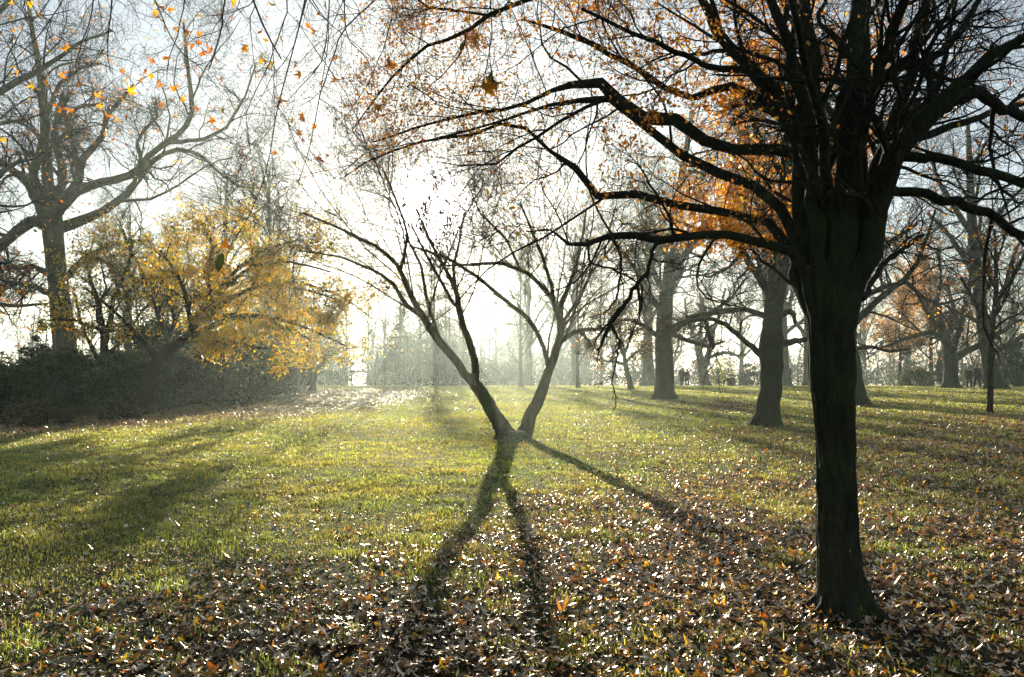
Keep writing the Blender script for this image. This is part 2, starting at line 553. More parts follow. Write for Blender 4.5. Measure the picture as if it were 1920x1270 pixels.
# ------------------------------------------------------------------ ground
def project(x, y, z=0.0):
    dz = z - CAMZ
    cz = np.cos(PITCH) * y + np.sin(PITCH) * dz
    cy_ = -np.sin(PITCH) * y + np.cos(PITCH) * dz
    cz = np.maximum(cz, .5)
    return 960 + F * x / cz, 635 - F * cy_ / cz


def litter_at(x, y):
    """how much of the ground is covered by fallen leaves (0..1): deep drifts near, a band under the left trees, patches right."""
    u, v = project(x, np.maximum(y, 3.0))
    line = np.interp(u, [-400, 0, 300, 500, 700, 900, 1100, 1300, 1500, 1700, 1920, 2300],
                     [1120, 1095, 1045, 1015, 968, 930, 905, 880, 868, 905, 900, 880])
    nz = (vnoise(x, y, 1.3, 5) - .5) * .9 + (vnoise(x, y, .45, 6) - .5) * .6
    a = sstep(-60, 130, v - line + nz * 110)
    top = np.interp(u, [-500, 0, 300, 500, 700, 860], [842, 822, 800, 782, 766, 742])
    b = sstep(14, -10, v - top + nz * 16) * sstep(900, 720, u) * sstep(724, 734, v) * 0.95
    c = sstep(1580, 1750, u) * sstep(758, 800, v) * sstep(895, 860, v) * .8
    e = np.exp(-((u - 1370) / 110) ** 2 - ((v - 764) / 12) ** 2) * 1.1
    g = 0.20 * sstep(900, 1300, u) * sstep(760, 830, v) + .10
    g2 = .35 * sstep(1250, 1700, u)
    far = .25 * sstep(70, 90, y) * vnoise(x, y, 7, 8)
    L = np.maximum.reduce([a, b, c, e, g + g2, far])
    L = L * (0.80 + .45 * nz)
    return np.clip(L, 0, 1)


def axis(lo, hi, c, d0, g):
    r = [c]; d = d0
    while r[-1] < hi: r.append(r[-1] + d); d *= g
    l = [c]; d = d0
    while l[-1] > lo: l.append(l[-1] - d); d *= g
    return np.array(sorted(set(l[1:] + r)))


gx = axis(-300, 300, 0, .22, 1.022); gy = axis(-25, 470, 8, .2, 1.018)
X, Yg = np.meshgrid(gx, gy)
Z = H(X, Yg)
nx, ny = len(gx), len(gy)
idx = (np.arange(ny - 1)[:, None] * nx + np.arange(nx - 1)[None]).ravel()
gf = np.stack([idx, idx + 1, idx + nx + 1, idx + nx], 1)
lit = litter_at(X, Yg).ravel()
tint = np.zeros((nx * ny, 3)); tint[:, 0] = lit
gm, t, b = mat("ground_soil", 0.95, 0.08)
N, Lk = t.nodes, t.links
at1 = N.new("ShaderNodeAttribute"); at1.attribute_name = "tint"
sep = N.new("ShaderNodeSeparateColor"); Lk.new(at1.outputs['Color'], sep.inputs[0])
co = N.new("ShaderNodeTexCoord")
n1 = N.new("ShaderNodeTexNoise"); n1.inputs['Scale'].default_value = 9; n1.inputs['Detail'].default_value = 10; n1.inputs['Roughness'].default_value = .7
n2 = N.new("ShaderNodeTexNoise"); n2.inputs['Scale'].default_value = 1.4; n2.inputs['Detail'].default_value = 6
Lk.new(co.outputs['Object'], n1.inputs[0]); Lk.new(co.outputs['Object'], n2.inputs[0])
rg = N.new("ShaderNodeValToRGB"); rg.color_ramp.elements[0].position = .35; rg.color_ramp.elements[0].color = (.018, .035, .008, 1)
rg.color_ramp.elements[1].position = .7; rg.color_ramp.elements[1].color = (.075, .115, .025, 1)
rs = N.new("ShaderNodeValToRGB"); rs.color_ramp.elements[0].position = .35; rs.color_ramp.elements[0].color = (.010, .009, .004, 1)
rs.color_ramp.elements[1].position = .7; rs.color_ramp.elements[1].color = (.045, .032, .014, 1)
Lk.new(n1.outputs[0], rg.inputs[0]); Lk.new(n1.outputs[0], rs.inputs[0])
mm = N.new("ShaderNodeMath"); mm.operation = 'ADD'; mm.use_clamp = True
ms = N.new("ShaderNodeMath"); ms.operation = 'MULTIPLY_ADD'; ms.inputs[1].default_value = 1.0; ms.inputs[2].default_value = -.45
Lk.new(n2.outputs[0], ms.inputs[0]); Lk.new(sep.outputs[0], mm.inputs[0]); Lk.new(ms.outputs[0], mm.inputs[1])
mx = N.new("ShaderNodeMixRGB"); Lk.new(mm.outputs[0], mx.inputs[0]); Lk.new(rg.outputs[0], mx.inputs[1]); Lk.new(rs.outputs[0], mx.inputs[2])
Lk.new(mx.outputs[0], b.inputs['Base Color'])
bp = N.new("ShaderNodeBump"); bp.inputs['Strength'].default_value = .9; bp.inputs['Distance'].default_value = .05
Lk.new(n1.outputs[0], bp.inputs['Height']); Lk.new(bp.outputs[0], b.inputs['Normal'])
g = mesh_np("ground", np.stack([X.ravel(), Yg.ravel(), Z.ravel()], 1), [gf], gm, tint=tint, smooth=True)
tag(g, "gently rolling park lawn soil under grass and fallen leaves", kind='structure')


def scatter(rng, y0, y1, dens, fov=0.70, pad=1.5):
    """random points in the trapezoid the lens can see plus a margin, dens per square metre."""
    ymid = .5 * (y0 + y1); wdt = 2 * (ymid * fov + pad)
    n = int((y1 - y0) * wdt * dens)
    y = rng.uniform(y0, y1, n); x = rng.uniform(-wdt / 2, wdt / 2, n)
    return x, y


def bands(y0, y1, ratio=1.12):
    r = []; y = y0
    while y < y1:
        r.append((y, min(y * ratio, y1))); y *= ratio
    return r


# grass
rng = np.random.default_rng(21)
GX, GY, GS = [], [], []
for a, b_ in bands(3.2, 90):
    ym = .5 * (a + b_)
    dens = 2600 * min(1, (9.0 / ym) ** 1.9)
    x, y = scatter(rng, a, b_, dens)
    L = litter_at(x, y)
    tuft = vnoise(x, y, .22, 11) * .6 + vnoise(x, y, .7, 12) * .4
    p = np.clip(1.05 - 1.25 * L, 0, 1) + .95 * sstep(.60, .70, tuft) * (ym < 25)
    k = rng.uniform(0, 1, len(x)) < p
    GX.append(x[k]); GY.append(y[k]); GS.append(np.full(k.sum(), max(1, ym / 9.0)))
gxx, gyy, gs = map(np.concatenate, (GX, GY, GS))
n = len(gxx)
hgt = .66 * (.020 + .026 * sstep(.60, .72, vnoise(gxx, gyy, .22, 11) * .6 + vnoise(gxx, gyy, .7, 12) * .4) + .062 * vnoise(gxx, gyy, .27, 13) ** 2.2 + .018 * vnoise(gxx, gyy, 1.7, 14)) * rng.uniform(.5, 1.3, n) * gs ** .25
wd = rng.uniform(.0022, .0040, n) * gs ** .95
az = rng.uniform(0, 6.283, n); lean = rng.uniform(.15, 1.1, n)
dx, dy = np.cos(az), np.sin(az)
px_, py_ = -np.sin(az + rng.normal(0, .6, n)), np.cos(az)
z0 = H(gxx, gyy) - .004
V = np.zeros((n, 5, 3))
for i, (s, hh) in enumerate(((1, 0), (-1, 0), (.8, .55), (-.8, .55), (0, 1))):
    V[:, i, 0] = gxx + px_ * wd * s + dx * hgt * lean * hh ** 1.8 * .9
    V[:, i, 1] = gyy + py_ * wd * s + dy * hgt * lean * hh ** 1.8 * .9
    V[:, i, 2] = z0 + hgt * hh * (1 - .25 * lean * hh)
base = (np.arange(n) * 5)[:, None]
tone = vnoise(gxx, gyy, 2.2, 15)
dry = rng.uniform(0, 1, n) < .10
gc = np.array([.245, .37, .068])[None] * (.60 + .55 * tone[:, None] + .35 * vnoise(gxx, gyy, .5, 17)[:, None]) * rng.uniform(.7, 1.3, (n, 1))
gc[:, 0] *= 1 + .45 * vnoise(gxx, gyy, .9, 16)
gc[dry] = np.array([.34, .28, .11]) * rng.uniform(.7, 1.2, (dry.sum(), 1))
go = mesh_np("lawn_grass", V.reshape(-1, 3), [base + np.array([[0, 1, 3, 2]]), base + np.array([[2, 3, 4]])], GRASS, tint=np.repeat(gc, 5, 0))
tag(go, "short dewy backlit green grass covering the park lawn", 'grass', kind='stuff')
print("grass blades", n)

# fallen leaves
rng = np.random.default_rng(22)
bk = Baker()
nl = 0
LPAL = ([(.12, .066, .018), (.22, .13, .032), (.05, .03, .010), (.32, .21, .07), (.46, .17, .02), (.60, .33, .03)], [5, 5, 5, 1.8, 3.0, 1.8])
for a, b_ in bands(3.2, 80):
    ym = .5 * (a + b_)
    dens = 720 * min(1, (9.0 / ym) ** 1.25)
    x, y = scatter(rng, a, b_, dens)
    L = litter_at(x, y)
    k = rng.uniform(0, 1, len(x)) < L ** 1.2
    x, y = x[k], y[k]; m = len(x); nl += m
    sc = np.clip(rng.lognormal(math.log(.045), .45, m), .018, .12) * max(1, (ym / 11) ** .35)
    pos = np.stack([x, y, H(x, y) + rng.uniform(.004, .035, m) * (.5 + L[k])], 1)
    col = palette(m, *LPAL, rng)
    br = (rng.uniform(0, 1, m) < .03 + .10 * sstep(.5, .7, vnoise(x, y, 1.6, 31)) + .20 * sstep(.05, .35, x / y))
    col[br] = palette(int(br.sum()), [(.66, .30, .03), (.74, .48, .04), (.52, .15, .03)], [3, 4, 2], rng)
    M = rotmats(m, rng, .15)
    pr = STARS + OVALS if ym < 28 else DIAMOND
    ch = rng.integers(0, len(pr), m)
    for i, p in enumerate(pr):
        q = ch == i
        bk.add(p, pos[q], M[q], sc[q] * (1.0 if ym >= 28 or i < len(STARS) else .8), col[q])
lo = bk.build("leaf_litter", LITTER, smooth=True)
tag(lo, "wet brown and orange fallen leaves strewn over the grass", 'fallen leaves', kind='stuff')
print("litter leaves", nl)


# ------------------------------------------------------------------ foreground tree
def lm(*p):
    return list(p)


fg_trunk = [(1585, 1150, 0, 40), (1580, 1120, 0, 41), (1574, 1060, 0, 39), (1571, 1000, 0, 37), (1568, 900, 0, 35), (1567, 820, 0, 35),
            (1563, 740, 0, 39), (1560, 700, 0, 43), (1558, 633, 0, 41), (1557, 590, 0, 42), (1557, 550, 0, 40), (1560, 515, 0, 24), (1563, 480, 0, 14), (1566, 450, 0, 5)]
fg_limbs = [
    lm((1598, 560, -.05, 24), (1622, 500, -.1, 22), (1634, 440, -.1, 21), (1646, 380, -.15, 21), (1668, 320, -.2, 21), (1704, 258, -.3, 20), (1745, 205, -.35, 18), (1800, 160, -.4, 14), (1860, 105, -.5, 11), (1930, 60, -.6, 8), (2010, 10, -.7, 5)),
    lm((1735, 215, -.3, 15), (1780, 188, -.2, 13), (1830, 180, -.1, 12), (1880, 202, 0, 10), (1930, 225, .1, 9), (2020, 255, .2, 5)),
    lm((1590, 520, .1, 24), (1612, 430, .15, 19), (1640, 330, .2, 16), (1680, 220, .3, 13), (1712, 110, .4, 11), (1738, 0, .5, 9), (1760, -120, .6, 6)),
    lm((1562, 520, 0, 36), (1572, 430, 0, 31), (1586, 330, 0, 28), (1598, 220, 0, 25), (1608, 110, .1, 21), (1616, 0, .2, 18), (1625, -120, .3, 12), (1632, -260, .4, 6)),
    lm((1592, 360, -.1, 15), (1618, 240, -.3, 13), (1650, 120, -.5, 11), (1694, 0, -.8, 9), (1740, -110, -1.1, 5)),
    lm((1540, 520, 0, 30), (1543, 430, .05, 24), (1540, 340, .1, 19), (1532, 240, .2, 16), (1524, 130, .3, 14), (1512, 20, .4, 11), (1500, -110, .5, 7)),
    lm((1512, 545, .1, 20), (1504, 490, .1, 18), (1510, 420, .1, 17), (1500, 320, .1, 15), (1482, 225, .2, 14), (1436, 150, .3, 13), (1362, 84, .5, 11), (1318, 0, .7, 8), (1280, -90, .9, 5)),
    lm((1530, 400, -.1, 16), (1518, 300, -.2, 14), (1502, 180, -.3, 12), (1470, 62, -.4, 10), (1444, -10, -.5, 8), (1420, -100, -.6, 5)),
    lm((1528, 300, 0, 12), (1480, 283, .1, 12), (1440, 277, .2, 11), (1352, 282, .4, 10), (1290, 240, .6, 12), (1225, 216, .8, 13), (1178, 207, .9, 14), (1148, 165, 1.0, 12), (1100, 148, 1.2, 9), (1040, 170, 1.5, 7), (980, 196, 1.8, 6), (900, 215, 2.1, 5), (800, 238, 2.6, 4), (700, 262, 3.0, 2.5)),
    lm((1505, 480, 0, 12), (1480, 415, .2, 11), (1453, 373, .3, 10), (1400, 342, .4, 10), (1350, 325, .5, 10), (1285, 293, .6, 9), (1235, 258, .8, 8), (1190, 228, .9, 8), (1160, 190, 1.0, 8), (1120, 190, 1.2, 6), (1020, 200, 1.5, 5), (930, 225, 2.0, 4), (820, 255, 2.5, 3)),
    lm((1500, 470, .1, 11), (1453, 420, .3, 9), (1380, 395, .5, 8), (1313, 400, .7, 8), (1280, 390, .8, 8), (1220, 372, 1, 8), (1173, 360, 1.1, 8), (1118, 373, 1.3, 7), (1095, 332, 1.4, 7), (1060, 302, 1.6, 6), (1030, 283, 1.7, 6), (1010, 255, 1.8, 6), (975, 233, 2, 6), (940, 235, 2.2, 5), (895, 248, 2.4, 5), (800, 265, 3, 4), (700, 300, 3.4, 2.5), (640, 330, 3.6, 1.5)),
    lm((1500, 478, -.1, 10), (1440, 456, -.2, 9), (1380, 444, -.3, 8), (1290, 441, -.4, 8), (1235, 456, -.5, 8), (1205, 440, -.5, 7), (1140, 440, -.6, 6), (1100, 450, -.6, 5), (1070, 468, -.7, 4), (1035, 430, -.8, 3), (990, 430, -.9, 2)),
    lm((1232, 455, -.5, 4.5), (1215, 500, -.6, 4), (1190, 540, -.6, 4), (1160, 590, -.7, 4.5), (1142, 612, -.7, 4.5), (1130, 640, -.7, 3.5), (1120, 664, -.7, 2)),
    lm((1145, 610, -.7, 3), (1162, 640, -.7, 2.2), (1152, 690, -.7, 1.6), (1146, 716, -.7, 1.3), (1156, 745, -.7, .8)),
    lm((1140, 441, -.6, 3.2), (1165, 475, -.6, 2.8), (1163, 520, -.6, 2.5), (1155, 565, -.6, 2.2), (1130, 590, -.6, 1.3)),
    lm((1100, 450, -.6, 2.6), (1105, 495, -.6, 2.4), (1160, 510, -.6, 2.0), (1205, 535, -.6, 2.2), (1203, 580, -.6, 1.6), (1180, 640, -.6, 1.0)),
    lm((1480, 215, .2, 9), (1360, 160, .6, 8), (1290, 190, .9, 6), (1230, 150, 1.2, 6), (1160, 110, 1.5, 5), (1060, 60, 1.9, 4.5), (980, 40, 2.2, 3)),
    lm((1340, -30, .6, 9), (1180, -70, 1.0, 8), (1060, -40, 1.3, 7), (990, -2, 1.5, 7), (925, 27, 1.7, 7), (870, 60, 1.9, 6), (800, 92, 2.1, 5), (740, 132, 2.3, 4), (700, 190, 2.5, 2.5), (660, 250, 2.7, 1.5)),
    lm((930, 26, 1.7, 4), (850, 20, 1.9, 4), (800, 10, 2.1, 4), (760, -20, 2.3, 3)),
    lm((1652, 310, -.1, 12), (1700, 292, -.2, 10), (1780, 300, -.3, 9), (1850, 325, -.4, 9), (1925, 342, -.5, 8), (2010, 370, -.6, 5)),
    lm((1648, 370, -.1, 11), (1690, 355, 0, 9), (1780, 376, .1, 9), (1840, 396, .2, 9), (1880, 424, .3, 8), (1928, 448, .4, 8), (2010, 480, .5, 5)),
    lm((1700, 265, 0, 9), (1780, 240, .3, 7), (1850, 215, .6, 6), (1930, 190, 1.0, 5), (2010, 150, 1.3, 3)),
    lm((1618, 560, 0, 6), (1650, 500, .4, 5), (1690, 470, .8, 4), (1730, 440, 1.2, 3)),
    lm((1500, 548, .0, 4), (1470, 520, .2, 3.5), (1430, 490, .4, 3), (1410, 470, .6, 2.5), (1395, 440, .8, 2)),
    lm((1740, 120, -.4, 8), (1800, 60, -.3, 7), (1840, -10, -.2, 5), (1870, -80, 0, 4)),
    lm((1455, 170, .2, 8), (1400, 130, .1, 7), (1330, 125, 0, 6), (1250, 90, -.2, 5), (1180, 60, -.4, 4), (1090, 20, -.6, 3)),
    # limbs reaching away from and toward the camera, so that the crown is round
    lm((1575, 430, .1, 14), (1590, 330, .8, 12), (1560, 220, 1.7, 9), (1520, 150, 2.6, 6), (1500, 100, 3.3, 3)),
    lm((1590, 420, .2, 14), (1650, 330, 1.0, 11), (1690, 250, 1.9, 8), (1720, 190, 2.9, 5)),
    lm((1560, 400, -.1, 12), (1540, 230, -.8, 10), (1500, 60, -1.4, 7), (1450, -120, -1.9, 5)),
]
def fg_prob(p):
    u, v = project(p[:, 0], p[:, 1], p[:, 2])
    w_ = (sstep(1480, 1150, u) * .85 + .15) * sstep(1560, 1440, u) + .05
    w_ *= sstep(5.2, 5.7, p[:, 1]) * .95 + .05
    w_ *= .25 + 1.1 * sstep(.40, .62, vnoise(p[:, 0], p[:, 2] + p[:, 1] * .4, .55, 3))
    w_ *= sstep(520, 420, v) * (.5 + .5 * sstep(780, 980, u)) * sstep(540, 740, u)
    w_ *= sstep(60, 200, np.hypot(u - 808, v - 392))
    return w_
fg_limbs = [[(u_, v_ + (6 * math.sin(u_ * .05 + i_ * 2) if u_ < 1130 else 0), d_, r_ * (.62 if u_ < 1060 and i_ not in (12, 13, 14, 15) else 1)) for u_, v_, d_, r_ in L_] for i_, L_ in enumerate(fg_limbs)]
fg_fine = fg_limbs[12:16]; fg_limbs = fg_limbs[:12] + fg_limbs[16:]
for L in fg_limbs:                       # every stem is rooted down inside the trunk
    u0, v0, d0, r0 = L[0]
    if v0 > 390 and 1480 < u0 < 1640 and r0 > 8:
        L.insert(0, ((u0 * .6 + 1559 * .4), max(v0 + 70, 585), d0 * .6, r0 * .72))
        L.insert(0, (1559 + (u0 - 1559) * .18, 690, 0, min(r0, 18)))
FG_LV = [lv(9, .36, 25, 65, .38, .42, 9, .19, .10, 0, .0033, lmin=.9), lv(8, .15, 25, 70, .58, .54, 8, .22, .04, .0, .0021, lmin=.55),
         lv(6, .12, 25, 75, .58, .65, 6, .26, .0, -.01, .0014, lmin=.33), lv(3, .2, 25, 75, .55, .7, 5, .25, 0, -.02, .0010, lmin=.22)]
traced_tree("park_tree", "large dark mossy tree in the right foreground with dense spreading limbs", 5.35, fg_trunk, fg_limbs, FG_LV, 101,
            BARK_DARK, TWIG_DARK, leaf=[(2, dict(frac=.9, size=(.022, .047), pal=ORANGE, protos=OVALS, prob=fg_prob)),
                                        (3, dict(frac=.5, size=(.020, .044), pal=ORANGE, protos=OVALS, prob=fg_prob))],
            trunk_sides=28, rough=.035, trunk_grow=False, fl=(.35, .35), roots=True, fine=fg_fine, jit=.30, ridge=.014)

# ------------------------------------------------------------------ two-stemmed tree in the centre
v_trunk = [(951, 830, 0, 20), (944, 808, 0, 15), (930, 781, 0, 13), (915, 757, 0, 12.5), (901, 735, 0, 12), (888, 716, 0, 11), (885, 700, 0, 8)]
v_limbs = [
    lm((972, 833, .1, 22), (979, 818, .1, 17), (984, 802, .1, 13.5), (1002, 766, .1, 12), (1015, 734, .2, 11), (1027, 703, .2, 10), (1036, 672, .3, 9.5), (1046, 645, .3, 9), (1052, 612, .4, 8), (1050, 580, .4, 6.5), (1063, 548, .5, 5), (1080, 500, .6, 4), (1092, 450, .7, 3), (1100, 390, .8, 2)),
    lm((892, 722, 0, 10), (870, 695, 0, 9), (850, 668, 0, 9), (828, 648, 0, 8.5), (805, 610, -.1, 8), (787, 588, -.2, 7), (767, 550, -.3, 6), (752, 505, -.4, 5), (715, 467, -.6, 4), (640, 430, -.9, 3), (570, 400, -1.2, 2)),
    lm((788, 592, -.2, 5), (757, 568, .1, 5), (740, 534, .4, 4), (707, 510, .8, 3.2), (640, 482, 1.2, 2.5), (560, 470, 1.6, 1.6)),
    lm((889, 720, .05, 9), (893, 692, .1, 8), (888, 664, .1, 8), (878, 633, .2, 7.5), (867, 600, .2, 7), (858, 560, .3, 6), (850, 530, .4, 5), (832, 500, .5, 4), (805, 450, .7, 3), (780, 390, .9, 2)),
    lm((862, 580, .2, 4), (845, 562, 0, 4), (822, 518, -.3, 3.5), (800, 480, -.6, 3), (770, 420, -1.0, 2)),
    lm((855, 550, .3, 4), (850, 500, .6, 3.5), (862, 450, 1.0, 2.5), (870, 400, 1.3, 2)),
    lm((1050, 585, .4, 6), (1040, 566, .3, 5), (993, 513, .1, 4.5), (940, 493, -.2, 4), (873, 497, -.5, 3), (820, 500, -.9, 2)),
    lm((1046, 600, .4, 5), (1035, 540, 0, 4.5), (1020, 490, -.5, 3.8), (1000, 440, -.9, 3), (975, 380, -1.2, 2)),
    lm((1029, 694, .2, 5), (1026, 675, .1, 4.8), (1010, 628, 0, 5), (990, 597, -.1, 5), (940, 557, -.3, 4.5), (887, 513, -.6, 4), (830, 480, -.9, 3), (770, 462, -1.2, 2)),
    lm((1046, 646, .3, 6), (1060, 632, .2, 5.5), (1080, 622, .1, 5), (1105, 618, 0, 4.5), (1135, 617, -.1, 3.5), (1165, 604, -.2, 2)),
    lm((1085, 622, .1, 3.5), (1100, 635, 0, 3), (1109, 648, 0, 2)),
    lm((1052, 610, .4, 4), (1085, 560, .9, 4), (1110, 510, 1.4, 3), (1150, 460, 1.9, 2)),
    lm((828, 648, 0, 4), (800, 560, .9, 4), (790, 500, 1.7, 3), (760, 440, 2.4, 2)),
    lm((752, 505, -.4, 4), (765, 440, -.6, 3), (745, 380, -.8, 2.4), (720, 320, -1, 1.6)),
    lm((975, 505, 0, 3), (950, 450, .3, 2.6), (900, 400, .5, 2), (880, 350, .7, 1.4)),
]
V_LV = [lv(13, .28, 18, 62, 1.0, .28, 13, .11, .20, .010, .007, lmin=3.2), lv(9, .12, 22, 60, .55, .5, 9, .15, .10, 0, .0042, lmin=1.3),
        lv(6, .10, 25, 65, .6, .6, 6, .2, .05, -.005, .0028, lmin=.7), lv(3, .15, 25, 65, .6, .8, 5, .2, .0, -.03, .0021, lmin=.4)]
v_limbs = [[(a_, b_, c_, d_ * (.88 if b_ < 720 else 1)) for a_, b_, c_, d_ in L_] for L_ in v_limbs]
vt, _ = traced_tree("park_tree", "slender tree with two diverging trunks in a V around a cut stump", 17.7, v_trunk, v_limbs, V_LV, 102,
                    BARK_OLIVE_GLARE, TWIG_TAN_SUNLIT, leaf=[(3, dict(frac=.004, size=(.05, .08), pal=ORANGE, protos=OVALS))], trunk_grow=False, fl=(.6, .3))
# stump between the two stems
vb = at(964, 830, 17.65); vb[2] = float(H(vb[0], vb[1]))
st = empty("cut_stump", vb, "low pale topped cut stump between the two trunks", 'stump')
k = 26; rs_ = np.random.default_rng(5)
a = np.arange(k) / k * 2 * math.pi
prof = [(-.05, .42), (.03, .36), (.08, .30), (.14, .265), (.175, .25), (.180, .235)]
V = np.concatenate([np.stack([np.cos(a) * r * (1 + .07 * np.sin(3 * a + 1) + .04 * np.sin(7 * a) + rs_.normal(0, .012, k)), np.sin(a) * r * .85, np.full(k, z) + .02 * np.sin(2 * a)], 1) for z, r in prof])
ff = np.array([[i * k + j, i * k + (j + 1) % k, (i + 1) * k + (j + 1) % k, (i + 1) * k + j] for i in range(len(prof) - 1) for j in range(k)])
mesh_np("bark_side", V, [ff], BARK_OLIVE_GLARE, st, smooth=True)
Vt = np.concatenate([np.stack([np.cos(a) * r * (1 + .07 * np.sin(3 * a + 1)), np.sin(a) * r * .85, np.full(k, .183 + (.234 - r) * .02) + .02 * np.sin(2 * a)], 1) for r in (.234, .16, .08, .01)])
ft = np.array([[i * k + j, i * k + (j + 1) % k, (i + 1) * k + (j + 1) % k, (i + 1) * k + j] for i in range(3) for j in range(k)])
CUT, t_, b_ = mat("cut_wood", .6, .4)
wv = t_.nodes.new("ShaderNodeTexWave"); wv.wave_type = 'RINGS'; wv.rings_direction = 'Z'; wv.inputs['Scale'].default_value = 14; wv.inputs['Distortion'].default_value = 2
c_ = t_.nodes.new("ShaderNodeTexCoord"); t_.links.new(c_.outputs['Object'], wv.inputs[0])
rr_ = t_.nodes.new("ShaderNodeValToRGB"); rr_.color_ramp.elements[0].color = (.32, .25, .15, 1); rr_.color_ramp.elements[1].color = (.55, .47, .33, 1)
t_.links.new(wv.outputs[0], rr_.inputs[0]); t_.links.new(rr_.outputs[0], b_.inputs['Base Color'])
mesh_np("cut_face", Vt, [ft], CUT, st, smooth=False)

# ------------------------------------------------------------------ big plane tree left
lp_trunk = [(126, 742, 0, 26), (123, 700, 0, 22), (118, 620, 0, 20), (112, 560, 0, 18), (105, 500, 0, 17), (100, 440, 0, 18), (95, 400, 0, 19), (91, 360, 0, 11), (87, 300, .3, 9), (82, 220, .6, 7), (77, 150, 1, 6), (68, 95, 1.4, 5), (58, 40, 1.8, 4), (48, -40, 2.2, 3)]
lp_limbs = [
    lm((96, 405, 0, 14), (125, 368, 0, 10), (148, 340, 0, 8), (152, 306, .2, 7), (175, 280, .4, 6), (195, 250, .6, 5), (200, 215, .8, 4.5), (226, 188, 1, 4), (250, 160, 1.5, 2.5)),
    lm((98, 400, -.3, 13), (150, 355, -.6, 9), (205, 338, -1, 7.5), (262, 322, -1.4, 7), (266, 302, -1.6, 6), (300, 277, -1.8, 5.5), (340, 250, -2, 5), (362, 215, -2.2, 5), (356, 160, -2.5, 4), (350, 100, -2.8, 3), (344, 40, -3, 2)),
    lm((104, 430, .3, 12), (180, 407, .7, 8), (235, 368, 1.2, 7), (264, 333, 1.6, 6), (285, 303, 2, 5), (312, 284, 2.4, 4.5), (345, 277, 2.8, 4), (378, 290, 3.2, 3.5), (408, 322, 3.6, 3), (452, 355, 4, 2.5), (500, 350, 4.5, 1.5)),
    lm((90, 410, -.2, 12), (55, 345, -.6, 9), (22, 318, -1, 7), (-10, 295, -1.5, 5), (-60, 250, -2, 3)),
    lm((95, 430, -.3, 13), (60, 412, -.8, 11), (30, 436, -1.4, 10), (0, 462, -2, 9), (-50, 492, -2.6, 6), (-100, 500, -3, 4)),
    lm((266, 303, -1.6, 4), (256, 268, -1.2, 3.5), (275, 240, -.8, 3), (295, 220, -.4, 2.5), (292, 190, 0, 2)),
    lm((320, 267, -1.9, 4), (380, 262, -1.5, 3.5), (425, 240, -1, 3), (460, 180, -.5, 2.2), (480, 120, 0, 1.6)),
    lm((150, 345, -.2, 5), (140, 280, -.6, 4.5), (130, 240, -1, 4), (110, 200, -1.4, 3)),
    lm((86, 290, .3, 5), (110, 225, 0, 4), (150, 200, -.5, 3.5), (190, 195, -1, 2.5)),
    lm((83, 225, .6, 5), (110, 160, 1, 4), (150, 128, 1.5, 3.5), (190, 118, 2, 2.5)),
    lm((112, 560, 0, 7), (70, 540, -.6, 5), (30, 530, -1.3, 4), (-20, 545, -2, 3)),
    lm((108, 520, 0, 7), (60, 500, .8, 5), (10, 505, 1.5, 4), (-40, 520, 2, 3)),
    lm((110, 540, 0, 8), (150, 490, 1.2, 6), (200, 460, 2.2, 4), (280, 450, 3, 3)),
    lm((95, 400, 0, 10), (120, 330, 2, 8), (100, 250, 4, 6), (130, 170, 6, 4)),
    lm((95, 400, 0, 10), (60, 330, -2, 8), (90, 240, -4, 6), (70, 170, -6, 4)),
]
P_LV = [lv(9, .18, 30, 70, .42, .42, 9, .18, .15, .0, .015, lmin=2.8), lv(8, .12, 30, 75, .58, .5, 8, .22, .08, -.01, .010, lmin=1.7),
        lv(7, .12, 30, 75, .58, .6, 6, .25, .0, -.02, .0065, lmin=1.0), lv(3, .15, 25, 75, .6, .7, 5, .25, .0, -.02, .0045, lmin=.6)]
traced_tree("plane_tree", "tall bare plane tree with pale crooked limbs behind the left shrubs", 34.0, lp_trunk, lp_limbs, P_LV, 103,
            BARK_PLANE, TWIG_GREY, leaf=[(3, dict(frac=.012, size=(.12, .2), pal=ORANGE, protos=DIAMOND))])

# plane tree out of frame at the left, whose limbs reach in
ol_trunk = [(-170, 760, 0, 30), (-168, 700, 0, 25), (-160, 560, 0, 22), (-150, 420, 0, 20), (-140, 300, 0, 18), (-130, 200, 0, 12), (-120, 60, .3, 8), (-110, -100, .6, 5)]
ol_limbs = [
    lm((-132, 220, 0, 9), (-60, 195, 0, 7), (0, 172, .2, 6.5), (40, 150, .4, 6), (74, 130, .6, 5), (112, 108, .8, 4), (150, 80, 1, 3), (210, 58, 1.4, 2)),
    lm((-140, 320, 0, 9), (-60, 250, .4, 6), (0, 232, .8, 4), (50, 225, 1.2, 2.5)),
    lm((-150, 420, 0, 12), (-80, 380, -1, 9), (-10, 330, -2, 6), (40, 300, -3, 3)),
    lm((-135, 260, 0, 10), (-80, 140, 1, 8), (-20, 40, 2, 6), (60, -40, 3, 4)),
    lm((-140, 330, 0, 10), (-260, 240, 1, 8), (-360, 120, 2, 5)),
    lm((-155, 480, 0, 7), (-80, 470, .5, 5), (0, 520, 1, 4), (50, 560, 1.4, 2.5)),
    lm((-155, 520, 0, 6), (-60, 560, .8, 4.5), (20, 575, 1.2, 3.5), (90, 570, 1.6, 2)),
]
traced_tree("plane_tree", "dark limbed plane tree at the far left edge reaching over the shrubs", 26.0, ol_trunk, ol_limbs, P_LV, 104,
            BARK_PLANE, TWIG_DARK, leaf=[(3, dict(frac=.02, size=(.10, .18), pal=ORANGE, protos=DIAMOND))])

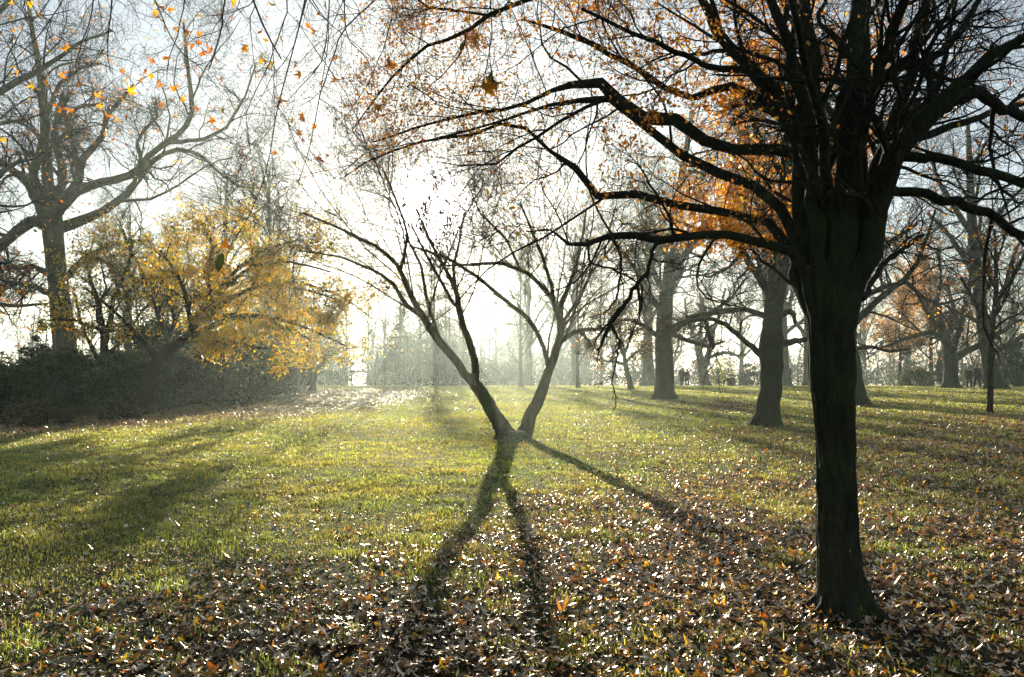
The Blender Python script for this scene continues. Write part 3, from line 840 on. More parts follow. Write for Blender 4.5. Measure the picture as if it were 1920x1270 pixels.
# ------------------------------------------------------------------ yellow-leaved tree
y_trunk = [(262, 752, 0, 14), (275, 712, 0, 12), (295, 680, 0, 11), (320, 655, 0, 10), (348, 636, 0, 9), (372, 605, .2, 7), (395, 570, .4, 5), (420, 530, .6, 4)]
y_limbs = [
    lm((348, 636, 0, 7), (400, 610, -.2, 5), (460, 590, -.4, 4), (530, 600, -.6, 3), (600, 625, -.8, 2), (650, 650, -1, 1)),
    lm((365, 615, 0, 6), (430, 560, .3, 4.5), (500, 530, .6, 3.5), (570, 530, .9, 2.6), (650, 560, 1.2, 1.8), (700, 600, 1.5, 1)),
    lm((385, 585, .3, 5), (440, 510, .7, 4), (490, 470, 1.0, 3), (560, 450, 1.4, 2)),
    lm((395, 570, .4, 4), (390, 510, 0, 3.5), (400, 460, -.5, 3), (380, 420, -1, 2)),
    lm((320, 655, 0, 5), (300, 600, .5, 4), (280, 540, 1, 3.5), (250, 480, 1.5, 2.5), (230, 430, 2, 2)),
    lm((300, 675, 0, 5), (250, 620, -.5, 4), (210, 580, -1, 3), (160, 540, -1.5, 2)),
    lm((360, 620, 0, 5), (350, 560, -1, 4), (330, 510, -2, 3), (300, 470, -3, 2)),
    lm((345, 638, 0, 5), (380, 640, -1.2, 4), (430, 640, -2.2, 3), (500, 655, -3, 2)),
    lm((380, 600, .3, 5), (430, 590, 2, 4), (500, 600, 3.5, 3), (590, 640, 4.6, 2)),
    lm((310, 665, 0, 5), (330, 600, 2, 4), (300, 540, 3.5, 3), (280, 500, 5, 2)),
    lm((250, 620, -.5, 3), (190, 620, -1, 2.5), (140, 600, -1.5, 2), (90, 600, -2, 1)),
    lm((400, 560, .4, 4), (470, 500, -.5, 3), (540, 490, -1, 2.4), (620, 510, -1.4, 1.6)),
    lm((500, 530, .6, 3), (580, 545, 0, 2.4), (640, 565, -.5, 1.6)),
    lm((280, 540, 1, 3), (220, 500, .5, 2.4), (170, 480, 0, 1.8), (140, 470, -.5, 1)),
]
Y_LV = [lv(8, .2, 25, 65, .42, .45, 8, .16, .10, .0, .008, lmin=1.3), lv(7, .12, 25, 70, .55, .5, 7, .2, .03, -.02, .005, lmin=.8),
        lv(7, .12, 25, 75, .55, .6, 5, .22, .0, -.04, .0035, lmin=.45), lv(3, .12, 25, 75, .55, .6, 5, .22, .0, -.04, .0025, lmin=.3)]
def y_prob(p):
    u, v = project(p[:, 0], p[:, 1], p[:, 2])
    low = np.interp(u, [0, 230, 330, 420, 520, 700], [640, 640, 650, 690, 700, 680])
    return (.18 + .7 * sstep(.38, .62, vnoise(p[:, 0] + p[:, 1] * .3, p[:, 2], .8, 23))) * sstep(12, -20, v - low) * (.35 + .65 * sstep(180, 330, u))
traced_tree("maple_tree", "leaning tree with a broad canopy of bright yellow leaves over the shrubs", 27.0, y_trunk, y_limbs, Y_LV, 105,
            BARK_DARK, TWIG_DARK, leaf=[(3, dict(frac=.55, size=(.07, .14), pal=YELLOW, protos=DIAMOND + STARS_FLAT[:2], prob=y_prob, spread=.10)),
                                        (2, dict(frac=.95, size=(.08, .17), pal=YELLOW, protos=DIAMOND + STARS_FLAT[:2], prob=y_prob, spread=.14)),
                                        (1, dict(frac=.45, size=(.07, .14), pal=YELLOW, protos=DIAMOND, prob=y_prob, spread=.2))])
# thin dark tree inside the shrubs
s_trunk = [(196, 748, 0, 9), (194, 700, 0, 8), (196, 640, 0, 7), (190, 600, .2, 5), (182, 560, .4, 4), (168, 520, .6, 3), (160, 470, .8, 2)]
s_limbs = [lm((196, 645, 0, 6), (206, 600, -.2, 5), (212, 560, -.4, 4), (240, 500, -.6, 3), (250, 450, -.8, 2)),
           lm((195, 690, 0, 4), (170, 650, .5, 3.5), (150, 600, 1, 2.6), (140, 550, 1.5, 2)),
           lm((195, 670, 0, 4), (240, 630, .8, 3), (260, 590, 1.6, 2), (290, 560, 2.4, 1.4)),
           lm((196, 640, 0, 4), (180, 590, -1.2, 3), (200, 540, -2.2, 2), (190, 500, -3, 1.5))]
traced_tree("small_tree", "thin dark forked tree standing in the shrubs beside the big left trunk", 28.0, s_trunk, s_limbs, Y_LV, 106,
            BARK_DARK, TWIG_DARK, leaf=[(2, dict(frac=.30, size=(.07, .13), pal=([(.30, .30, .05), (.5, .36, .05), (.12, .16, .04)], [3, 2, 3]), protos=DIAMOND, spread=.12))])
# small two-stemmed tree at the end of the shrubs
w_trunk = [(584, 738, 0, 8), (586, 728, 0, 6), (589, 712, 0, 4.5), (592, 698, 0, 3.6), (602, 682, .1, 2.8), (612, 668, .2, 2.2), (620, 650, .4, 1.4)]
w_limbs = [lm((587, 722, 0, 4), (583, 705, -.1, 3), (580, 690, -.2, 2.6), (578, 672, -.4, 2), (570, 655, -.6, 1.4)),
           lm((591, 702, 0, 2.4), (590, 680, .3, 2), (594, 660, .6, 1.5), (590, 640, .9, 1)),
           lm((605, 678, .1, 2), (625, 665, 0, 1.6), (650, 655, 0, 1.2), (680, 650, 0, 1)),
           lm((580, 690, -.2, 2), (560, 675, 0, 1.6), (545, 660, 0, 1.2), (530, 655, 0, 1))]
traced_tree("small_tree", "small crooked two stemmed tree standing alone at the end of the shrubs", 47.0, w_trunk, w_limbs, Y_LV, 107,
            BARK_DARK, TWIG, leaf=[(2, dict(frac=.22, size=(.10, .18), pal=([(.30, .30, .06), (.5, .36, .06)], [3, 2]), protos=DIAMOND, spread=.12))])

# ------------------------------------------------------------------ plane trees right of centre
M_LV = [lv(9, .15, 30, 75, .42, .42, 9, .2, .10, .0, .011, lmin=1.8), lv(8, .12, 30, 75, .55, .5, 7, .22, .04, -.01, .0065, lmin=1.0),
        lv(6, .12, 30, 75, .55, .6, 6, .25, .0, -.02, .0045, lmin=.6), lv(3, .15, 25, 75, .6, .7, 5, .25, .0, -.02, .0032, lmin=.4)]
def m_prob(p):
    u, v = project(p[:, 0], p[:, 1], p[:, 2])
    return (.15 + sstep(.45, .6, vnoise(p[:, 0], p[:, 2], 1.1, 33))) * sstep(480, 400, v)
a_trunk = [(1436, 804, 0, 24), (1440, 780, 0, 21), (1443, 740, 0, 20), (1446, 700, 0, 20), (1446, 660, 0, 22), (1445, 640, 0, 22), (1448, 615, 0, 18), (1450, 580, 0, 17), (1456, 540, 0, 18), (1460, 500, 0, 19), (1464, 455, 0, 17), (1469, 400, .1, 15), (1476, 300, .3, 12), (1482, 200, .6, 9), (1488, 90, 1, 6), (1490, -30, 1.3, 4)]
a_limbs = [
    lm((1430, 668, 0, 7), (1415, 655, -.1, 5.5), (1390, 633, -.2, 5), (1367, 612, -.3, 4.5), (1330, 597, -.5, 4), (1280, 603, -.7, 3), (1240, 620, -.9, 2)),
    lm((1442, 598, 0, 7), (1425, 588, .1, 5.5), (1400, 579, .3, 5), (1347, 586, .6, 4.5), (1300, 592, .9, 4), (1262, 612, 1.1, 3), (1230, 640, 1.3, 1.6)),
    lm((1450, 560, 0, 10), (1432, 535, .1, 8), (1415, 508, .2, 7), (1395, 474, .4, 6), (1368, 450, .6, 5), (1330, 432, .8, 4), (1280, 420, 1, 3)),
    lm((1322, 597, -.5, 3.5), (1328, 620, -.5, 4), (1333, 640, -.5, 4.5), (1337, 655, -.5, 3)),
    lm((1462, 645, 0, 8), (1485, 640, .3, 6), (1510, 637, .6, 4.5), (1540, 625, 1, 3), (1580, 600, 1.3, 2)),
    lm((1466, 590, 0, 6), (1482, 584, -.1, 5), (1490, 590, -.2, 4), (1491, 608, -.2, 3)),
    lm((1466, 440, 0, 9), (1440, 400, .6, 7), (1400, 360, 1.2, 5), (1340, 330, 1.8, 4), (1290, 320, 2.4, 2.5)),
    lm((1470, 400, 0, 9), (1510, 350, .8, 7), (1550, 290, 1.6, 5), (1600, 250, 2.2, 3)),
    lm((1474, 330, .2, 8), (1430, 270, -.4, 6), (1400, 200, -1, 5), (1380, 120, -1.6, 3)),
    lm((1478, 280, .3, 7), (1520, 200, 1, 5), (1540, 120, 1.6, 4), (1560, 40, 2.2, 2)),
    lm((1455, 545, 0, 8), (1470, 480, -1.4, 6), (1450, 430, -2.6, 5), (1420, 380, -3.8, 3)),
    lm((1458, 500, 0, 8), (1440, 440, 2, 6), (1450, 380, 3.6, 5), (1420, 320, 5, 3)),
    lm((1394, 470, .4, 4), (1370, 500, .6, 3), (1330, 520, .8, 2.5), (1310, 515, 1, 1.5)),
]
traced_tree("plane_tree", "mossy plane tree just left of the big dark trunk, with a stubbed side branch", 21.4, a_trunk, a_limbs[:3] + a_limbs[4:5] + a_limbs[6:], M_LV, 108,
            BARK_MOSS, TWIG, stubs=[a_limbs[3], a_limbs[5]], leaf=[(3, dict(frac=.6, size=(.08, .15), pal=ORANGE, protos=DIAMOND, prob=m_prob, spread=.06)),
                                   (2, dict(frac=.25, size=(.07, .13), pal=ORANGE, protos=DIAMOND, prob=m_prob, spread=.08))])
b_trunk = [(1247, 753, 0, 18), (1246, 735, 0, 18), (1246, 700, 0, 17), (1243, 650, 0, 16), (1245, 605, 0, 15), (1250, 560, 0, 13), (1257, 500, 0, 12), (1262, 450, .3, 11), (1270, 380, .6, 9), (1284, 300, 1, 6), (1298, 210, 1.4, 4)]
b_limbs = [
    lm((1252, 630, 0, 8), (1272, 612, -.2, 7), (1300, 598, -.5, 5.5), (1330, 590, -.8, 4.5), (1370, 560, -1.2, 3), (1400, 520, -1.5, 2)),
    lm((1246, 590, 0, 7), (1222, 560, .3, 6), (1205, 525, .6, 5), (1180, 490, 1, 4), (1150, 450, 1.4, 2.5)),
    lm((1255, 520, 0, 7), (1290, 470, .5, 5.5), (1330, 420, 1, 4), (1370, 380, 1.5, 2.5)),
    lm((1258, 490, 0, 7), (1232, 440, -.6, 5), (1210, 390, -1.2, 4), (1180, 340, -1.8, 2.5)),
    lm((1266, 410, .5, 6), (1300, 350, 1, 4.5), (1340, 300, 1.4, 3), (1370, 240, 2, 2)),
    lm((1252, 540, 0, 7), (1280, 500, -3, 5), (1250, 440, -5, 4)),
    lm((1252, 560, 0, 7), (1220, 500, 3, 5), (1250, 440, 5, 4)),
    lm((1248, 620, 0, 6), (1290, 640, .8, 4), (1330, 650, 1.5, 3), (1360, 640, 2, 2)),
    lm((1244, 640, 0, 6), (1215, 615, -.8, 4.5), (1180, 600, -1.5, 3), (1140, 600, -2, 2)),
]
B_LV = [lv(9, .15, 30, 75, .44, .42, 9, .2, .10, .0, .016, lmin=2.8), lv(8, .12, 30, 75, .55, .5, 7, .22, .04, -.01, .011, lmin=1.7),
        lv(6, .12, 30, 75, .55, .6, 5, .25, .0, -.02, .0075, lmin=1.0), lv(3, .15, 25, 75, .6, .7, 4, .25, .0, -.02, .0055, lmin=.6)]
traced_tree("plane_tree", "stout ivy darkened plane trunk standing right of the V shaped tree", 39.0, b_trunk, b_limbs, B_LV, 109,
            BARK_MOSS, TWIG)
c_trunk = [(1592, 758, 0, 30), (1592, 740, 0, 29), (1590, 700, 0, 24), (1587, 650, 0, 20), (1585, 600, 0, 18), (1586, 540, 0, 16), (1590, 460, .3, 13), (1596, 380, .6, 10), (1600, 260, 1, 7), (1604, 150, 1.4, 4)]
c_limbs = [
    lm((1592, 640, 0, 7), (1600, 612, 0, 7), (1615, 592, 0, 6.5), (1640, 570, -.2, 6), (1668, 545, -.4, 5.5), (1700, 522, -.6, 5), (1722, 490, -.8, 4), (1740, 440, -1, 3), (1755, 390, -1.2, 2)),
    lm((1588, 590, 0, 8), (1620, 555, .5, 6), (1660, 538, 1, 5), (1700, 528, 1.5, 4.5), (1730, 560, 1.8, 4), (1765, 572, 2.2, 3), (1800, 560, 2.6, 2)),
    lm((1605, 505, .4, 7), (1650, 470, 1, 5), (1690, 440, 1.6, 4), (1720, 420, 2, 2.5)),
    lm((1594, 420, .4, 7), (1640, 350, 1, 5), (1690, 290, 1.6, 3.5), (1730, 230, 2, 2)),
    lm((1592, 440, .4, 7), (1550, 380, 1, 5), (1500, 320, 1.6, 3.5), (1450, 270, 2, 2)),
    lm((1588, 480, .2, 7), (1560, 440, -3, 5), (1580, 380, -5, 3)),
    lm((1588, 520, .2, 7), (1620, 460, 3, 5), (1600, 400, 5, 3)),
    lm((1600, 655, 0, 4), (1635, 650, .4, 3.4), (1670, 660, .8, 2.8), (1700, 655, 1.2, 1.8)),
]
traced_tree("plane_tree", "broad buttressed plane tree partly hidden behind the big dark trunk", 34.0, c_trunk, c_limbs, B_LV, 110,
            BARK_MOSS, TWIG)
d_trunk = [(1782, 727, 0, 16), (1782, 715, 0, 13), (1783, 695, 0, 12), (1783, 678, 0, 12.5), (1781, 662, 0, 13), (1776, 648, 0, 9), (1770, 625, 0, 6), (1764, 595, .4, 4.5), (1758, 560, .8, 3.5), (1765, 520, 1.2, 2.5), (1760, 470, 1.6, 2)]
d_limbs = [
    lm((1778, 650, 0, 8), (1768, 636, -.2, 6), (1752, 625, -.4, 5), (1738, 623, -.6, 4.5), (1715, 630, -.8, 4), (1690, 638, -1, 3.4), (1668, 648, -1.2, 2.6), (1650, 652, -1.4, 1.6)),
    lm((1785, 655, 0, 8), (1795, 630, .4, 6), (1803, 605, .8, 5), (1812, 570, 1.2, 4), (1820, 520, 1.6, 3), (1815, 470, 2, 2)),
    lm((1790, 672, 0, 7), (1805, 662, .6, 6.5), (1825, 653, 1.2, 6), (1845, 645, 1.8, 5), (1880, 620, 2.6, 4), (1915, 600, 3.2, 3)),
    lm((1782, 655, 0, 7), (1780, 620, 2, 5), (1788, 580, 4, 4), (1775, 530, 6, 3)),
    lm((1778, 655, 0, 7), (1765, 620, -2, 5), (1740, 590, -4, 4), (1720, 550, -6, 3)),
]
F_LV = [lv(8, .15, 30, 75, .42, .42, 8, .2, .10, .0, .022, lmin=3), lv(7, .12, 30, 75, .5, .5, 6, .22, .04, -.01, .013, lmin=2),
        lv(6, .12, 30, 75, .55, .6, 5, .25, .0, -.02, .009, lmin=1.2), lv(3, .15, 25, 75, .6, .7, 4, .25, .0, -.02, .0065, lmin=.8)]
traced_tree("plane_tree", "squat knobbly plane tree with a long low limb, left of the walking couple", 60.0, d_trunk, d_limbs, F_LV, 111,
            BARK_MOSS, TWIG_DARK, leaf=[(3, dict(frac=.03, size=(.16, .28), pal=ORANGE, protos=DIAMOND))])
e_trunk = [(1866, 730, 0, 17), (1863, 712, 0, 14), (1857, 690, 0, 12), (1849, 650, 0, 11), (1842, 600, 0, 10.5), (1834, 540, 0, 10), (1826, 470, 0, 9.5), (1821, 400, .5, 8), (1818, 300, 1, 5.5), (1814, 220, 1.4, 3)]
e_limbs = [
    lm((1852, 672, 0, 7), (1870, 656, .3, 6), (1895, 645, .8, 5), (1930, 622, 1.4, 4), (1980, 600, 2, 3)),
    lm((1846, 640, 0, 6), (1860, 590, .8, 5), (1885, 540, 1.6, 4), (1900, 480, 2.4, 3), (1930, 420, 3, 2)),
    lm((1830, 520, 0, 7), (1800, 470, .6, 5), (1770, 430, 1.2, 4), (1740, 400, 1.8, 3)),
    lm((1828, 500, 0, 6), (1850, 440, -.8, 5), (1880, 390, -1.6, 3.6), (1920, 350, -2.4, 2.4)),
    lm((1824, 440, 0, 6), (1790, 390, -.6, 5), (1760, 340, -1.4, 3.6), (1740, 280, -2, 2.4)),
    lm((1838, 590, 0, 6), (1815, 550, 3, 5), (1830, 480, 6, 4), (1840, 400, 9, 3)),
    lm((1838, 570, 0, 6), (1860, 520, -3, 5), (1840, 450, -6, 4)),
    lm((1841, 610, 0, 5), (1812, 590, -1, 4), (1780, 585, -2, 3), (1740, 600, -3, 2)),
]
traced_tree("plane_tree", "tall tapering plane tree right of the walking couple near the right edge", 57.5, e_trunk, e_limbs, F_LV, 112,
            BARK_MOSS, TWIG_DARK)
g_trunk = [(1856, 778, 0, 5.5), (1856, 755, 0, 5), (1857, 710, 0, 5), (1858, 650, 0, 5), (1862, 605, 0, 4.6), (1868, 545, .1, 4), (1867, 485, .2, 3), (1864, 430, .3, 2)]
g_limbs = [lm((1858, 640, 0, 3), (1840, 600, -.2, 2.6), (1825, 560, -.4, 2), (1800, 520, -.6, 1.4)),
           lm((1863, 600, 0, 3), (1885, 560, .2, 2.6), (1905, 510, .4, 2), (1930, 470, .6, 1.4)),
           lm((1868, 545, 0, 3), (1850, 510, .6, 2.4), (1840, 470, 1.2, 1.6), (1830, 430, 1.6, 1)),
           lm((1866, 570, 0, 3), (1890, 535, -.6, 2.4), (1910, 495, -1.2, 1.6), (1940, 440, -1.6, 1)),
           lm((1860, 620, 0, 2.6), (1885, 600, -.4, 2), (1910, 590, -.8, 1.6), (1940, 560, -1.2, 1)),
           lm((1862, 610, 0, 2.6), (1840, 570, .8, 2), (1860, 520, 1.6, 1.4)),
           lm((1866, 500, 0, 2.6), (1880, 460, 0, 2), (1890, 420, 0, 1.4))]
traced_tree("young_tree", "thin dark young tree with a few orange leaves standing on the lawn at right", 27.0, g_trunk, g_limbs,
            [lv(6, .2, 30, 65, .45, .5, 6, .16, .2, 0, .005), lv(6, .15, 30, 70, .5, .6, 5, .2, .1, 0, .004), lv(4, .15, 30, 70, .5, .7, 4, .2, 0, 0, .003)], 113,
            BARK_DARK, TWIG_DARK, leaf=[(2, dict(frac=.10, size=(.09, .16), pal=ORANGE, protos=STARS_FLAT, spread=.05))], trunk_grow=True, fl=(.3, .2))
h_trunk = [(1322, 735, 0, 10), (1321, 715, 0, 9), (1318, 700, 0, 8.5), (1316, 685, 0, 8.5), (1312, 668, 0, 7), (1306, 645, 0, 5), (1298, 622, .4, 4), (1288, 600, .8, 3), (1284, 560, 1.2, 2)]
h_limbs = [lm((1318, 688, 0, 7), (1328, 668, .2, 6), (1334, 645, .4, 5), (1338, 620, .8, 4), (1350, 590, 1.2, 3), (1360, 540, 1.6, 2)),
           lm((1328, 672, 0, 4), (1345, 664, -.4, 3.6), (1362, 661, -.8, 3), (1385, 668, -1.2, 2.4), (1400, 665, -1.6, 1.6)),
           lm((1312, 668, 0, 5), (1312, 640, 1.4, 4), (1316, 600, 2.6, 3), (1312, 550, 3.6, 2)),
           lm((1334, 640, .4, 4), (1322, 600, -1.4, 3), (1318, 560, -2.6, 2))]
traced_tree("plane_tree", "misty Y forked tree between the litter bin and the distant strolling pair", 74.0, h_trunk, h_limbs, F_LV, 114,
            BARK_PLANE, TWIG)
i_trunk = [(1183, 731, 0, 5.5), (1181, 718, 0, 5), (1177, 700, 0, 5), (1173, 684, 0, 4.6), (1170, 665, 0, 3.4), (1166, 640, .4, 2.4), (1160, 600, .8, 1.6)]
i_limbs = [lm((1173, 684, 0, 3.4), (1160, 680, -.2, 3), (1145, 678, -.4, 2.6), (1125, 676, -.6, 2), (1105, 668, -.8, 1.4)),
           lm((1172, 680, 0, 3.4), (1185, 668, .2, 2.8), (1200, 655, .4, 2.2), (1215, 640, .6, 1.4)),
           lm((1170, 668, 0, 3), (1180, 640, .8, 2.4), (1190, 600, 1.4, 1.6)),
           lm((1170, 668, 0, 3), (1155, 640, -.8, 2.4), (1150, 600, -1.4, 1.6))]
traced_tree("small_tree", "small leaning tree with russet twigs left of the stout plane trunk", 56.0, i_trunk, i_limbs, Y_LV, 115,
            BARK_MOSS, TWIG, leaf=[(2, dict(frac=.12, size=(.10, .2), pal=([(.45, .22, .05), (.4, .25, .08)], [1, 1]), protos=DIAMOND, spread=.12))])


# ------------------------------------------------------------------ far trees, grown from prototypes
def proto_tree(name, seed, height, r0, fork, nl, bark, twig, spread=1.0, leaf=None, lean=0.0, upb=.5, dense=(7, 6, 5)):
    rng = np.random.default_rng(seed)
    n = 14
    z = np.linspace(0, height, n)
    wob = np.cumsum(rng.normal(0, .09 * r0, (n, 2)), 0)
    TP = np.stack([wob[:, 0] + lean * z, wob[:, 1], z], 1)
    TR = r0 * (1 - .82 * (z / height) ** .8)
    root = empty(name, (0, 0, 0), None, 'tree')
    tp, tr = resample(TP, TR, 34, .05, rng)
    tb = Tubes(); tb.add(tp, flare(tp, tr, .55, 1.2), 14, .05, rng)
    C, CR = grow(tp[None], tr[None], nc=nl, tmin=fork, ang=(35, 70), lr=.42 * spread, rr=.6, n=12, wig=.13, up=upb, rng=rng, droop=.02, taper=.2)
    tb.add(C, CR, 8, .04, rng)
    tb.build("trunk", bark, root)
    q = np.linspace(14, 33, 12).astype(int)
    sp = np.concatenate([C, tp[q][None]]); sr = np.concatenate([CR, tr[q][None]])
    L = tree_levels(sp, sr, [lv(dense[0], .15, 30, 70, .5, .45, 7, .2, .12, 0, .022, lmin=1.5), lv(dense[1], .12, 30, 75, .55, .5, 6, .22, .04, -.01, .014, lmin=1.1),
                             lv(dense[2], .12, 30, 75, .6, .6, 5, .24, 0, -.02, .009, lmin=.9), lv(3, .12, 30, 75, .6, .7, 4, .24, 0, -.02, .007, lmin=.6)], rng)
    cb = Tubes()
    for i, (a, b) in enumerate(L): cb.add(a, b, 5 if i == 0 else 3)
    cb.build("crown", twig, root)
    if leaf:
        bk = Baker(); leaves_on(bk, L[3][0], rng, **leaf); bk.build("leaves", LEAF, root)
    return root


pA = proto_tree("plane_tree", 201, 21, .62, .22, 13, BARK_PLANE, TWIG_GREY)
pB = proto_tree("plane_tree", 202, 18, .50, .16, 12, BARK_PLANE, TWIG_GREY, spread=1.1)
pC = proto_tree("lime_tree", 203, 17, .26, .15, 18, BARK_MOSS, TWIG, spread=.55, upb=.8)
pD = proto_tree("maple_tree", 204, 9, .20, .25, 10, BARK_MOSS, TWIG, spread=1.0,
                leaf=dict(frac=.38, size=(.14, .28), pal=([(.46, .24, .06), (.40, .18, .05), (.50, .30, .08)], [2, 2, 2]), protos=DIAMOND, spread=.15), dense=(6, 5, 4))
used = set()
def place(proto, u, v, Y, rz, s, label, group=None, name=None):
    x = (u - 960) / F * Y
    zz = float(H(x, Y)) - .05
    if proto.name in used: o = copy_tree(proto)
    else: o = proto; used.add(proto.name)
    o.location = (x, Y, zz); o.rotation_euler = (0, 0, rz); o.scale = (s, s, s)
    tag(o, label, 'tree', group)
    return o


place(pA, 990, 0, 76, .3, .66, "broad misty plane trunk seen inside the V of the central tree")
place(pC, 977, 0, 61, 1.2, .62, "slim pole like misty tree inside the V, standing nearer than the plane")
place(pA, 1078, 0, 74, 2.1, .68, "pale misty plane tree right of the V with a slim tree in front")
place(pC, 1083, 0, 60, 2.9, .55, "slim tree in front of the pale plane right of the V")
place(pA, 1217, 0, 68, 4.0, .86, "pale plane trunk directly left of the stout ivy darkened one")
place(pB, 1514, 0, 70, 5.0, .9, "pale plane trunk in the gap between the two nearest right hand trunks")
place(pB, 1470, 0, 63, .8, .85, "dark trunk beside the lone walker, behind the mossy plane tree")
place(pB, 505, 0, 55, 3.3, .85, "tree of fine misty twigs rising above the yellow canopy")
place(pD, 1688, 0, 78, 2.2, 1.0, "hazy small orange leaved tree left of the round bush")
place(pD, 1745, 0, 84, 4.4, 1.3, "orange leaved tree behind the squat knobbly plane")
place(pB, 1442, 0, 57, 2.6, .9, "added plane tree directly behind the mossy plane trunk, shading the right lawn")  # added tree: its crown is there to shade the right lawn
place(pB, 1572, 0, 50, 3.7, .85, "added shade tree hidden behind the lower part of the big dark trunk")  # second added tree casting shade at right, trunk kept out of sight
place(pC, 1128, 0, 96, .2, .9, "faint spreading tree in the mist between the central and leaning trees")
place(pC, 815, 0, 84, 1.0, .8, "tallest slender trunk in the mist behind the wooden post")
G_W = "slender misty trees in the far belt behind the V tree"
LW = ["slim misty tree directly left of the conical evergreen by the railings", "slim misty tree standing over the conical evergreen", "tallest of the misty belt trees between evergreen and broad bush",
      "slim misty tree rising from the broad misty bush left of the V", "faint slim tree just left of the V tree's left trunk", "slim misty tree showing inside the V near its left arm",
      "faint slim tree above the right end of the railings", "faint slim tree above the low misty hedge in the V", "faint slim tree above the middle of the railings"]
LF = ["faint plane tree far behind the small leaning tree", "faint plane tree far behind the stout ivy darkened trunk", "faint plane tree far behind the clipped hedge by the bin",
      "faint plane tree far off just right of the big dark trunk", "faint plane tree far behind the hazy orange leaved tree", "faint plane tree beyond the shrub at the right edge",
      "faint plane tree at the extreme right beyond the edge shrub", "faint plane tree far off behind the big dark foreground trunk", "faint plane tree far off seen just right of the V"]
LL = ["bare tree at the extreme left edge behind the shrub row", "bare tree above the left half of the yellow canopy", "bare tree right behind the top of the yellow canopy",
      "bare misty tree above the right end of the yellow canopy", "farther bare tree between the plane and the yellow canopy's top", "smallest misty bare tree above the small crooked tree"]
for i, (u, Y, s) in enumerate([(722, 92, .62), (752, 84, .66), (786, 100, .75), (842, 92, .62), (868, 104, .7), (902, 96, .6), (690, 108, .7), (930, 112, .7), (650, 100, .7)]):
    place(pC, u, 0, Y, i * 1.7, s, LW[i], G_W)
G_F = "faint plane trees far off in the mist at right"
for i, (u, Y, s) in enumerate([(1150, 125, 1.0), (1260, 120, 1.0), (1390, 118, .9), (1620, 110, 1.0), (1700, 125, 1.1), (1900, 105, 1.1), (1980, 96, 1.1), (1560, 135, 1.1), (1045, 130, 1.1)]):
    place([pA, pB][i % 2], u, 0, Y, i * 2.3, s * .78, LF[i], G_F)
G_L = "tall bare trees rising behind the shrubs at left"
for i, (u, Y, s) in enumerate([(-60, 60, .8), (240, 66, .8), (420, 62, .8), (520, 72, .75), (330, 80, .8), (620, 84, .55)]):
    place([pA, pB][i % 2], u, 0, Y, i * 1.1 + .4, s, LL[i], G_L)


# ------------------------------------------------------------------ shrubs
def shrub(name, label, u, Y, wpx, hpx, seed, n=7000, size=(.05, .10), pal=EVERG, dpth=None, group=None, gap=.42, m=LEAF_GREEN, cat='shrub', zoff=0.0):
    """wpx, hpx: width and height in photo pixels at depth Y."""
    rng = np.random.default_rng(seed)
    W, Hh = wpx * Y / F / 2, hpx * Y / F
    D = dpth or W
    x0 = (u - 960) / F * Y; z0 = float(H(x0, Y))
    root = empty(name, (x0, Y, z0), label, cat, group)
    tb = Tubes()
    ns = 16
    ang = rng.uniform(0, 6.28, ns); rad = rng.uniform(.2, .9, ns)
    tip = np.stack([np.cos(ang) * rad * W, np.sin(ang) * rad * D, Hh * rng.uniform(.6, .98, ns) * (1 - .35 * rad)], 1)
    st0 = np.stack([np.cos(ang) * .12 * W, np.sin(ang) * .12 * D, np.full(ns, -.05)], 1)
    mid = .5 * (tip + st0) + np.stack([np.cos(ang) * W * .05, np.sin(ang) * D * .05, np.zeros(ns)], 1)
    P = np.stack([st0, .5 * (st0 + mid), mid, .5 * (mid + tip), tip], 1)
    R = np.linspace(.03, .008, 5)[None] * np.ones((ns, 1)) * max(.6, Hh / 2)
    tb.add(P, R, 5)
    C, CR = grow(P, R, rng=rng, **lv(9, .2, 25, 70, .4, .6, 5, .2, .2, 0, .004))
    tb.add(C, CR, 3)
    tb.build("stems", TWIG_DARK, root)
    # lumps of foliage around random centres through the volume
    nc = 46
    a = rng.uniform(0, 6.28, nc); r = np.sqrt(rng.uniform(0, 1, nc)) * .88; h = rng.uniform(.05, 1, nc)
    prof = np.sqrt(np.clip(1 - (h * .98) ** 2.6, 0.02, 1))
    cen = np.stack([np.cos(a) * r * W * prof, np.sin(a) * r * D * prof, h * Hh * .93], 1)
    rc = rng.uniform(.13, .26, nc) * min(W, Hh * 1.1)
    ci = rng.integers(0, nc, n)
    d = norm(rng.normal(0, 1, (n, 3))) * (rng.uniform(gap, 1.15, n) ** .6)[:, None] * rc[ci][:, None]
    d[:, 2] *= .75
    p = cen[ci] + d
    stray = rng.uniform(0, 1, n) < .30
    p[stray] += rng.normal(0, .07, (stray.sum(), 3)) * Hh
    p[:, 2] = np.maximum(p[:, 2], .02)
    bk = Baker()
    ch = rng.integers(0, 2, n)
    for i in range(2):
        q = ch == i
        bk.add(DIAMOND[i], p[q], rotmats(int(q.sum()), rng, 1.0), rng.uniform(size[0], size[1], int(q.sum())), palette(int(q.sum()), *pal, rng))
    bk.build("foliage", m, root)
    return root


